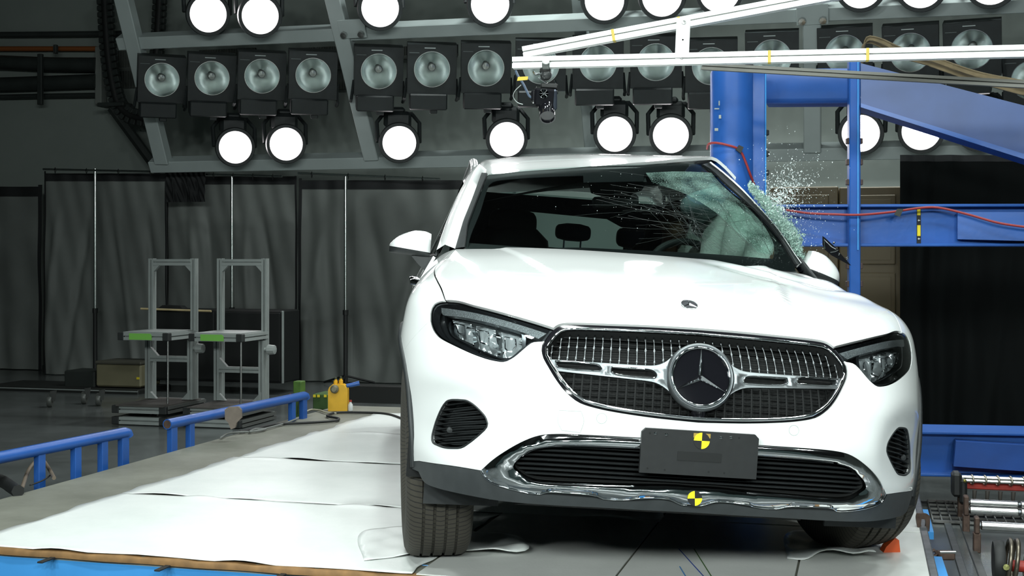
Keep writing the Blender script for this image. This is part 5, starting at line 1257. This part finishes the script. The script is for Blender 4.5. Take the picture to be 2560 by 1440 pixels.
m = MB(); g0 = [at(2390, 1103, 6.44), at(2384, 1166, 6.44), at(2700, 1188, 6.34), at(2700, 1122, 6.34)]; m.add(g0 + [p + PV * .1 for p in g0], [(0, 1, 2, 3), (4, 7, 6, 5), (0, 4, 5, 1), (1, 5, 6, 2), (2, 6, 7, 3), (3, 7, 4, 0)]); rb(m, 'slanted_plate', M('blue_deep', (.013, .06, .25), .35, noise=.15), 0)
m = MB(); g0 = [at(2394, 530, 6.50), at(2394, 598, 6.50), at(2700, 606, 6.40), at(2700, 530, 6.40)]; m.add(g0 + [p + PV * .1 for p in g0], [(0, 1, 2, 3), (4, 7, 6, 5), (0, 4, 5, 1), (1, 5, 6, 2), (2, 6, 7, 3), (3, 7, 4, 0)]); rb(m, 'side_plate', None, 0)
for y0, y1 in ((517, 538), (563, 590)):
    A, B = at(2293, y1, 6.555), at(2301, y0, 6.555); rb(MB().box((A + B) / 2, (B.x - A.x, .003, B.z - A.z), None), 'yellow_tape', yellow_tape, 0)
A, B = at(2292, 610, 6.558), at(2302, 516, 6.558); rb(MB().box((A + B) / 2, (B.x - A.x, .003, B.z - A.z), None), 'black_tape', cable_black, 0)
for py in (551, 597):
    c = at(2297, py, 6.553); rb(MB().prism([(-.006, 0), (.0, .006), (.0, .002), (.006, .002), (.006, -.002), (.0, -.002), (.0, -.006)], c, (1, 0, 0), (0, 0, 1), (0, -1, 0), .002), 'white_mark', M('mark_white', (.6, .62, .6), .6), 0)
for px, py, w_, h_ in ((1798, 258, 3, 12), (1792, 272, 12, 3), (1800, 292, 6, 9), (1791, 324, 9, 7), (1815, 418, 8, 6)):
    c = at(px, py, 6.325); rb(MB().box(c, (w_ / FPX * 6.3, .004, h_ / FPX * 6.3), None, .001), 'paint_chip', M('chip_grey', (.35, .38, .36), .6), 0)
def cab3(lb, pts, r, mat):
    P = line(np.array([tuple(at(*p)) for p in pts]), .03); return tag(MB().tube(P, r, 7).build('cable', mat, None, 60), lb, 'cable')
cab3('red cable wrapped round the blue impact pole', [(1768, 372, 6.40), (1772, 360, 6.34), (1790, 357, 6.30), (1820, 363, 6.29), (1848, 374, 6.30), (1862, 400, 6.31), (1875, 435, 6.32), (1886, 462, 6.36)], .006, cable_red)
cab3('red cable sagging along the middle blue beam', [(1965, 525, 6.5), (2020, 533, 6.49), (2090, 536, 6.46), (2150, 537, 6.44), (2230, 530, 6.46), (2300, 520, 6.47), (2345, 519, 6.47), (2420, 536, 6.44), (2500, 558, 6.40), (2600, 572, 6.36)], .006, cable_red)
tag(MB().prism([(-.016, 0), (0, .022), (.022, .012), (.008, -.018)], at(1848, 374, 6.285), (1, 0, 0), (0, 0, 1), (0, 1, 0), .02).build('cable_clip', cable_black, None, 0), 'black tape clip holding the red cable on the pole', 'clip')
tag(MB().prism([(-.028, -.012), (-.012, .018), (.018, .018), (.0, -.022)], at(2250, 531, 6.44), (1, 0, 0), (0, 0, 1), (0, 1, 0), .006).build('tape_piece', M('tape_grey', (.03, .035, .03), .6), None, 0), 'dark tape piece under the red cable on the middle beam', 'tape')
# brown fabric strip draped behind the boom
P0 = np.array([(2150, 150), (2156, 112), (2180, 108), (2240, 140), (2310, 160), (2420, 198), (2560, 238), (2680, 268)], float); P1 = np.array([(2158, 172), (2166, 94), (2200, 96), (2250, 118), (2330, 140), (2440, 178), (2580, 205), (2700, 232)], float)
a_ = line(P0, 12); b_ = line(P1, 12); n_ = 60; ia = np.linspace(0, len(a_) - 1, n_).astype(int); ib = np.linspace(0, len(b_) - 1, n_).astype(int)
m = MB().grid([[at(*(a_[i] + (b_[j] - a_[i]) * t), 6.9 - .01 * k + .008 * math.sin(t * 9)) for t in np.linspace(0, 1, 9)] for k, (i, j) in enumerate(zip(ia, ib))])
o = m.build('burlap_strip', M('burlap', (.13, .10, .055), .9, noise=.25, nscale=18), None, 70); s = o.modifiers.new('t', 'SOLIDIFY'); s.thickness = .006; tag(o, 'brown fabric strip draped over the diagonal blue beam', 'fabric')
# ------------------------------------------------------------------ aluminium boom and its camera
bm_ = M('boom_aluminium', (.82, .84, .82), .42, .25, noise=.05, nscale=10)
BO = thing('aluminium_boom', 'bright aluminium profile boom reaching over the car roof', 'boom')
BS = .046
def bo(mb, n, m=None, s=0): return mb.build(n, m or bm_, BO, s)
L0, L1 = at(1283, 158, 5.40), at(2760, 124, 4.95); bo(profile(MB(), L0, L1, BS), 'lower_profile')
U0, U1 = at(1309, 132, 5.44), at(2140, -24, 5.20); bo(profile(MB(), U0, U1, BS), 'upper_profile')
G0, G1 = at(1755, 166, 5.75), at(2760, 222, 5.20); bo(profile(MB(), G0, G1, .030), 'rear_profile', M('boom_shaded_grey', (.13, .13, .115), .6))  # the rear profile's shade is put into this darker grey
c = (at(1709, 48, 5.26) + at(1704, 152, 5.26)) / 2; bo(MB().box(c, (.056, .012, .176), Matrix.Rotation(rad(2.5), 3, 'Y'), .002), 'bracket_plate')
for dz in (.07, -.07): bo(MB().lathe([(0, .006), (.008, .005), (.010, 0)], c + Vector((.004 * (1 if dz > 0 else -1), -.007, dz)), (0, -1, 0), 12), 'bracket_screw', steel, 30)
bo(MB().lathe([(0, .001), (.0035, .001)], c + Vector((0, -.0066, 0)), (0, -1, 0), 10), 'bracket_hole', dark)
for t, (A, B) in ((.28, (U0, U1)), (.455, (L0, L1)), (.62, (L0, L1)), (.48, (U0, U1))):
    P = A + (B - A) * t; d = (B - A).normalized(); bo(MB().box(P, (BS * 1.06, .012, BS * 1.06), basis(d), .001), 'yellow_tag', M('tag_yellow', (.55, .42, .08), .6))
KM = thing('high_speed_camera', 'black high speed camera hanging from the boom end', 'camera', at(1365, 150, 5.36)); kk = 5.36 / FPX
def K(u, v, y=0.0): return Vector((u * kk, y, -v * kk))
def ko(mb, n, m=cable_black, s=40): return mb.build(n, m, KM, s)
ko(MB().lathe([(0, .03), (.014, .028), (.016, 0)], K(-1, 6, -.024), (0, -1, 0), 16), 'clamp_bolt', bm_)
ko(MB().box(K(-1, 14, -.02), (.030, .02, .04), None, .003), 'clamp', M('camera_grey', (.06, .07, .065), .5), 0)
ko(MB().lathe([(.022, 0), (.024, -.012), (.018, -.02)], K(-2, 22), ZV, 18), 'ball_mount')
sph = [(.0245 * math.sin(t), -.0245 * math.cos(t)) for t in np.linspace(0, math.pi, 12)]
ko(MB().lathe(sph, K(0, 38), (0, -1, 0), 20), 'ball_head', M('camera_mid', (.035, .038, .038), .35), 60)
ko(MB().tube([K(-10, 34, -.01), K(-28, 36, -.02), K(-31, 30, -.02)], .006, 8), 'lock_lever', chrome)
ko(MB().tube([K(-20, 46, -.02), K(2, 60, -.02)], .004, 6), 'lock_arm', chrome)
ko(MB().box(K(8, 66), (.07, .05, .02), Matrix.Rotation(rad(3), 3, 'Y'), .004), 'quick_plate')
ko(MB().tube([K(22, 50), K(27, 62), K(28, 84), K(20, 90)], .005, 6), 'cable_loop', chrome)
ko(MB().box(K(-4, 92), (.085, .09, .075), Matrix.Rotation(rad(12), 3, 'X') @ Matrix.Rotation(rad(4), 3, 'Y'), .008), 'body', black_gloss, 30)
ko(MB().box(K(18, 98), (.03, .08, .085), Matrix.Rotation(rad(12), 3, 'X'), .006), 'side_block', M('camera_blue', (.05, .06, .08), .25, .5), 30)
ko(MB().box(K(-28, 92), (.03, .05, .05), None, .006), 'rear_block', black_gloss, 30)
dd = Vector((.02, -.72, -.69)).normalized(); ko(MB().lathe([(.036, -.03), (.036, .01), (.030, .02), (.030, .05), (.033, .052), (.033, .072), (.028, .072), (.026, .060), (0, .058)], K(2, 118, -.01), dd, 24), 'lens', black_gloss, 40)
fan = MB(); c = K(-6, 88, -.050)
fan.lathe([(.016, 0), (.018, .003), (.020, 0)], c, (0, -1, 0), 18)
for t in range(4): a = t * math.pi / 4; fan.tube([c + Vector((math.cos(a) * .017, -.003, math.sin(a) * .017)), c - Vector((math.cos(a) * .017, .003, math.sin(a) * .017))], .0015, 5)
ko(fan, 'fan_grille', chrome)
ko(MB().tube(line(np.array([tuple(K(-76, 26)), tuple(K(-70, 40)), tuple(K(-58, 58)), tuple(K(-48, 78)), tuple(K(-42, 90)), tuple(K(-34, 94))]), .01), .005, 7), 'signal_cable', M('cable_blue', (.10, .14, .2), .35, .3))
ko(MB().tube(line(np.array([tuple(K(-62, 62)), tuple(K(-78, 78)), tuple(K(-82, 92)), tuple(K(-72, 106)), tuple(K(-58, 111))]), .01), .0018, 6), 'thin_wire', alu_dull)
ko(MB().prism([(-.024, -.004), (.02, .0), (.022, .014), (-.02, .012)], K(-58, 50, -.006), (1, 0, 0), (0, 0, 1), (0, 1, 0), .004), 'cable_tag', M('cable_tag', (.62, .42, .03), .5), 0)
# ------------------------------------------------------------------ right side: lockers, black drape, floor hardware
def locker(lb, x0, x1, p):
    A, B = on_p(x0, 468, p), on_p(x1, 468, p); w = (B - A).dot(QV); zt = A.z; z0 = FZ; root = thing('metal_locker', lb, 'locker', (A.x, A.y, z0), -HALL, 'tan metal lockers behind the blue rig'); h = zt - z0
    tan = M('locker_tan', (.085, .063, .030), .55, noise=.08, nscale=3); MB().box((w / 2, .25, h / 2), (w, .5, h), None, .008).build('body', tan, root, 0)
    zm = on_p(x0, 671, p).z - z0
    for a, b in ((.06, zm - .03), (zm + .03, h - .06)):
        d = MB().box((w / 2, -.008, (a + b) / 2), (w - .14, .016, b - a), None, .004).build('door', tan, root, 0)
        MB().box((w / 2, -.017, (a + b) / 2), (w - .20, .003, b - a - .06), None, .001).build('door_panel', M('locker_tan2', (.092, .070, .035), .55), d, 0)
        MB().box((w - .13, -.026, (a + b) / 2), (.02, .02, .09), None, .004).build('handle', M('locker_handle', (.05, .045, .035), .4), d, 0)
    return root
locker('tan metal locker right of the blue post', 2098, 2264, 9.6); locker('tan metal locker left of the blue post behind the glass spray', 1925, 2096, 9.6)
drape('black drape filling the wall beside the tan lockers', 2250, 2780, 384, 1240, 9.3, 7, 9, .03, 20, False, M('drape_black', (.006, .007, .007), 1.0, spec=.1))
def grating():
    root = thing('floor_grating', 'steel bar grating set in the floor behind the rollers', 'grating', hall(1.3, 6.72, FZ), -HALL); q0, q1, p0, p1 = -.98, 1.3, -.26, .28
    MB().box(((q0 + q1) / 2, .01, .002), (q1 - q0, p1 - p0, .004)).build('pit', dark, root, 0)
    gm = M('grating_steel', (.20, .20, .19), .45, .7, noise=.3, nscale=12)
    for i in range(56):
        x = q0 + (q1 - q0) * i / 55; MB().box((x, .01, .010), (.006, p1 - p0, .014)).build('bearing_bar', gm, root, 0)
    for j in range(6):
        y = p0 + (p1 - p0) * j / 5; MB().box(((q0 + q1) / 2, y, .011), (q1 - q0, .006 if 0 < j < 5 else .02, .010)).build('cross_bar', gm, root, 0)
grating()
for qa, lb in ((.385, 'dark steel floor strip nearer the carrier edge'), (.455, 'dark steel floor strip farther from the carrier edge')):
    tag(MB().box(hall(qa, 5.35, FZ + .004), (.032, 2.2, .008), HR, .002).build('floor_strip', M('strip_steel', (.10, .11, .11), .4, .6, noise=.3, nscale=15), None, 0), lb, 'strip', 'steel strips in the floor')
def rod_set(lb, x0, d, rows, end, grp='polished steel rollers'):
    root = thing('roller_bank', lb, 'roller', at(x0, 1300, d), 0, grp); O = at(x0, 1300, d)
    for y0, y1 in rows:
        c = at(x0, (y0 + y1) / 2, d) - O; r = (y1 - y0) / 2 / FPX * d; L = 1.15
        for k in range(3):
            a = c + QV * (k * .22 + .01); MB().lathe([(r * .8, 0), (r, .004), (r, .206), (r * .8, .21)], a, QV, 18).build('roller', steel, root, 30)
        MB().tube([c, c + QV * .8], r * .7, 8).build('shaft', dark_chrome, root, 60)
    (a, b), (cc, dd_) = end; A, B = at(a, dd_, d) - O, at(b, cc, d) - O; MB().box((A + B) / 2, (B.x - A.x, .06, B.z - A.z), HR, .004).build('end_plate', rust, root, 0)
    foot = MB().box((A + B) / 2 + Vector((0, 0, -(A.z + O.z - FZ) / 2 - (B.z - A.z) / 2)), (.03, .05, max(.01, A.z + O.z - FZ)), HR, .003); foot.build('foot', rust, root, 0)
rod_set('pair of polished rollers in front of the grating', 2418, 5.95, ((1247, 1263), (1264, 1284)), ((2409, 2421), (1239, 1286)))
rod_set('single polished roller nearest the coil hoops', 2446, 5.55, ((1302, 1325),), ((2436, 2448), (1292, 1331)))
cb = thing('red_comb', 'red bar with coil springs and dark fingers under the lower blue beam', 'comb', at(2405, 1240, 6.25)); O = at(2405, 1240, 6.25); kq = 6.25 / FPX
MB().box(Vector((.25, -.02, (1240 - 1213) * kq)) + QV * .35, (1.2, .03, .045), HR, .004).build('red_bar', red_paint, cb, 0)
for y_ in (1193, 1201): MB().tube([QV * 0 + ZV * (1240 - y_) * kq, QV * 1.2 + ZV * (1240 - y_) * kq], .010, 10).build('rod', steel, cb, 60)
for i in range(14):
    c = QV * (.045 + i * .058); MB().tube([c + Vector((.003, -.03, (1240 - 1222) * kq)), c + Vector((.0, -.032, (1240 - 1240) * kq)), c + Vector((.004, -.03, -.012))], [.011, .009, .006], 8).build('finger', M('finger_brown', (.05, .045, .04), .5), cb, 50)
    MB().tube([c + ZV * ((1240 - 1198) * kq) + Vector((0, math.cos(t) * .026, math.sin(t) * .022)) for t in np.linspace(0, 2 * math.pi, 15)[:-1]], .004, 6, closed=True).build('coil_ring', M('coil_brass', (.28, .25, .20), .35, .9), cb, 60)
MB().box(Vector((-.028, 0, .06)), (.045, .10, .115), HR, .012).build('end_block', cable_black, cb, 0)
MB().box(Vector((-.005, -.03, .03)), (.035, .06, .12), HR, .012).build('end_block', cable_black, cb, 0)
MB().lathe([(.006, 0), (.008, .01), (0, .012)], Vector((-.01, -.06, .085)), (0, -1, 0), 8).build('end_nut', M('brass', (.4, .36, .1), .3, .9), cb, 30)
for sx in (.0, .9): MB().box(QV * sx + ZV * ((FZ - O.z) / 2 + .0), (.04, .06, max(.02, O.z - FZ)), HR, .004).build('foot', rust, cb, 0)
ch = thing('coil_hoops', 'brown coil hoops round a red bar in the lower corner', 'coil', at(2505, 1440, 4.95)); O = at(2505, 1440, 4.95); kq = 4.95 / FPX
for u in (14, 30, 62, 84): MB().tube([QV * u * kq + Vector((0, 0, 40 * kq)) + PV * (math.cos(t) * .078) + ZV * (math.sin(t) * .078) + QV * (.01 * math.sin(t)) for t in np.linspace(0, 2 * math.pi, 29)[:-1]], .0085, 8, closed=True).build('hoop', M('hoop_brown', (.16, .14, .11), .35, .85), ch, 60)
MB().tube([QV * 22 * kq + ZV * 30 * kq - PV * .02, QV * 190 * kq + ZV * 30 * kq - PV * .02], .022, 10).build('red_bar', red_paint, ch, 60)
MB().lathe([(.0, -.02), (.075, -.02), (.08, -.012), (.08, .012), (.075, .02), (0, .02)], QV * (-8) * kq + ZV * 36 * kq, QV, 28).build('end_disc', cable_black, ch, 40)
MB().lathe([(.010, 0), (.012, .012), (0, .014)], QV * 4 * kq + ZV * 36 * kq - PV * .082, (-PV), 8).build('nut', M('brass2', (.4, .4, .15), .3, .9), ch, 30)
bk = thing('lashing_bracket', 'rusty lashing plate with two oval holes on the carrier edge', 'bracket', at(2305, 1350, 5.3)); kq = 5.3 / FPX
po_ = fair(np.array([(-12, 66), (10, 66), (19, 60), (20, 40), (16, 0), (10, -18), (2, -22), (-4, 0), (-10, 30), (-14, 56)], float) * kq, .006, 70)
h1 = fair(np.array([(-1, 52), (7, 52), (10, 46), (9, 32), (3, 29), (-2, 36)], float) * kq, .005); h2 = fair(np.array([(2, 12), (9, 12), (10, 4), (6, -8), (3, 0)], float) * kq, .005)
uv, tr = region(po_, [h1, h2], .02); m = MB(); m.add([(u, v * .25 * 0, v) for u, v in uv], [tuple(int(k) for k in t) for t in tr]); o = m.build('plate', rust, bk, 0); s = o.modifiers.new('t', 'SOLIDIFY'); s.thickness = .012
hg = thing('hinge_latch', 'rusty hinge latch beside the blue edge block', 'latch', at(2355, 1390, 4.95)); kq = 4.95 / FPX
MB().box((8 * kq, 0, 2 * kq), (42 * kq, .05, 20 * kq), None, .006).build('latch_body', rust, hg, 0); MB().tube([(-32 * kq, -.01, 10 * kq), (-22 * kq, -.01, 16 * kq), (-14 * kq, -.01, 8 * kq), (-22 * kq, -.01, 0), (-30 * kq, -.01, 2 * kq)], .007, 7).build('hook', rust, hg, 50)
MB().tube([(-10 * kq, -.02, 12 * kq), (30 * kq, -.02, 12 * kq)], .006, 8).build('pin', steel, hg, 50)

# ------------------------------------------------------------------ crash debris
MC = CAR.matrix_world if False else Matrix.Translation((.573, 4.10, 0)) @ Matrix.Rotation(rad(4.7), 4, 'Z') @ ROLL
sh = MB(); r2 = random.Random(11)
def shard(p, s):
    v = [p + Vector((r2.gauss(0, 1), r2.gauss(0, 1), r2.gauss(0, 1))) * s for _ in range(4)]; sh.add(v, [(0, 1, 2), (0, 2, 3), (0, 3, 1), (1, 3, 2)])
edge = [(1872, 462), (1905, 510), (1945, 566), (1975, 605), (1998, 650)]
def on_edge(t): i = min(3, int(t * 4)); f = t * 4 - i; return edge[i][0] + (edge[i + 1][0] - edge[i][0]) * f, edge[i][1] + (edge[i + 1][1] - edge[i][1]) * f
for k in range(9000):
    t = r2.random() ** .9; x, y = on_edge(t); w_ = 6 + 44 * math.sin(min(1, t * 1.15) * math.pi * .9) ** 1.0
    x += abs(r2.gauss(0, .5)) * w_ * .75 + r2.uniform(-4, 3); y += r2.uniform(-10, 10)
    if x > 2014: continue
    shard(at(x, y, r2.uniform(5.75, 6.25)), r2.uniform(.0016, .0045))
tag(sh.build('crumbled_side_glass', M('glass_green', (.46, .66, .58), .12, trans=.25, ior=1.3), None, 0), 'crumbling green side glass bulging along the struck door', 'broken glass', kind='stuff')
sh = MB()
for k in range(1700):
    d_ = abs(r2.gauss(0, 1)); a = r2.gauss(-1.0, .42); x = 1935 + math.cos(a) * d_ * 70 + r2.gauss(0, 16); y = 520 + math.sin(a) * d_ * 72 + r2.gauss(0, 14)
    if x < 1878 + (y - 470) * .55 or y < 300: continue
    shard(at(x, y, r2.uniform(5.7, 6.25)), r2.uniform(.0007, .0028) * (1.2 - .15 * d_))
for k in range(500):
    shard(at(r2.gauss(2000, 40), r2.gauss(560, 50), r2.uniform(5.7, 6.2)), r2.uniform(.0006, .0018))
tag(sh.build('glass_spray', M('glass_bright', (.85, .95, .94), .1), None, 0), 'spray of bright glass fragments flying off the struck window', 'broken glass', kind='stuff')
fp = thing('mirror_fragment', 'black mirror fragment flying beside the blue post', 'fragment', at(2092, 628, 5.85)); kq = 5.85 / FPX
MB().prism([(-36 * kq, 38 * kq), (-30 * kq, 34 * kq), (-8 * kq, 14 * kq), (36 * kq, -36 * kq), (30 * kq, -34 * kq), (-14 * kq, -10 * kq), (-30 * kq, 4 * kq), (-36 * kq, 18 * kq)], (0, 0, 0), (1, 0, 0), (0, 0, 1), (.2, 1, 0), .02).build('shell', black_gloss, fp, 0)
MB().tube([(-30 * kq, -.006, 6 * kq), (-33 * kq, -.006, 30 * kq), (-14 * kq, -.006, 12 * kq), (0, -.006, 4 * kq)], .0038, 6).build('chrome_edge', chrome, fp, 50)
MB().tube([(-18 * kq, -.008, -2 * kq), (-6 * kq, -.008, 0), (2 * kq, -.008, 4 * kq)], .005, 6).build('chrome_clip', chrome, fp, 50)
for u, v in ((-9, 20), (24, -18), (4, -8)): MB().lathe([(0, .01), (.004, .009), (.005, 0)], (u * kq, -.004, v * kq), (.4, -1, .5), 8).build('stud', chrome, fp, 30)
# crash test dummy behind the airbag
dm = MB()
def ell(c, r, n=14, k=10):
    dm.grid([[(c[0] + r[0] * math.sin(t) * math.cos(a), c[1] + r[1] * math.sin(t) * math.sin(a), c[2] + r[2] * math.cos(t)) for a in np.linspace(0, 2 * math.pi, n + 1)[:-1]] for t in np.linspace(.02, math.pi - .02, k)], cv=True)
    o = len(dm.v) - n * k; dm.f += [tuple(range(o, o + n))[::-1], tuple(range(o + n * (k - 1), o + n * k))]; dm.mi += [0, 0]
ell((.37, 2.36, 1.325), (.078, .095, .105)); ell((.37, 2.30, 1.275), (.052, .06, .05)); ell((.37, 2.262, 1.315), (.014, .022, .02)); ell((.295, 2.37, 1.315), (.012, .022, .032)); ell((.445, 2.37, 1.315), (.012, .022, .032))
dm.tube([(.37, 2.40, 1.27), (.375, 2.43, 1.15)], [.052, .06], 12); dm.tube([(.38, 2.44, 1.14), (.385, 2.43, .95), (.39, 2.40, .72)], [.15, .17, .16], 16, ry=[.09, .11, .12])
for s in (-1, 1):
    dm.tube([(.38 + s * .16, 2.43, 1.08), (.38 + s * .21, 2.33, .90), (.38 + s * .19, 2.10, .85)], [.05, .045, .035], 10); dm.tube([(.39 + s * .09, 2.38, .72), (.39 + s * .11, 1.98, .74), (.39 + s * .10, 1.75, .42)], [.085, .07, .05], 12)
do = dm.build('crash_dummy', M('dummy_vinyl', (.34, .20, .12), .55, noise=.15, nscale=10), None, 60)
rmod = do.modifiers.new('join', 'REMESH'); rmod.mode = 'VOXEL'; rmod.voxel_size = .012; rmod.use_smooth_shade = True
do.matrix_world = MC; tag(do, 'brown crash test dummy in the driver seat behind the cracked windshield', 'dummy')
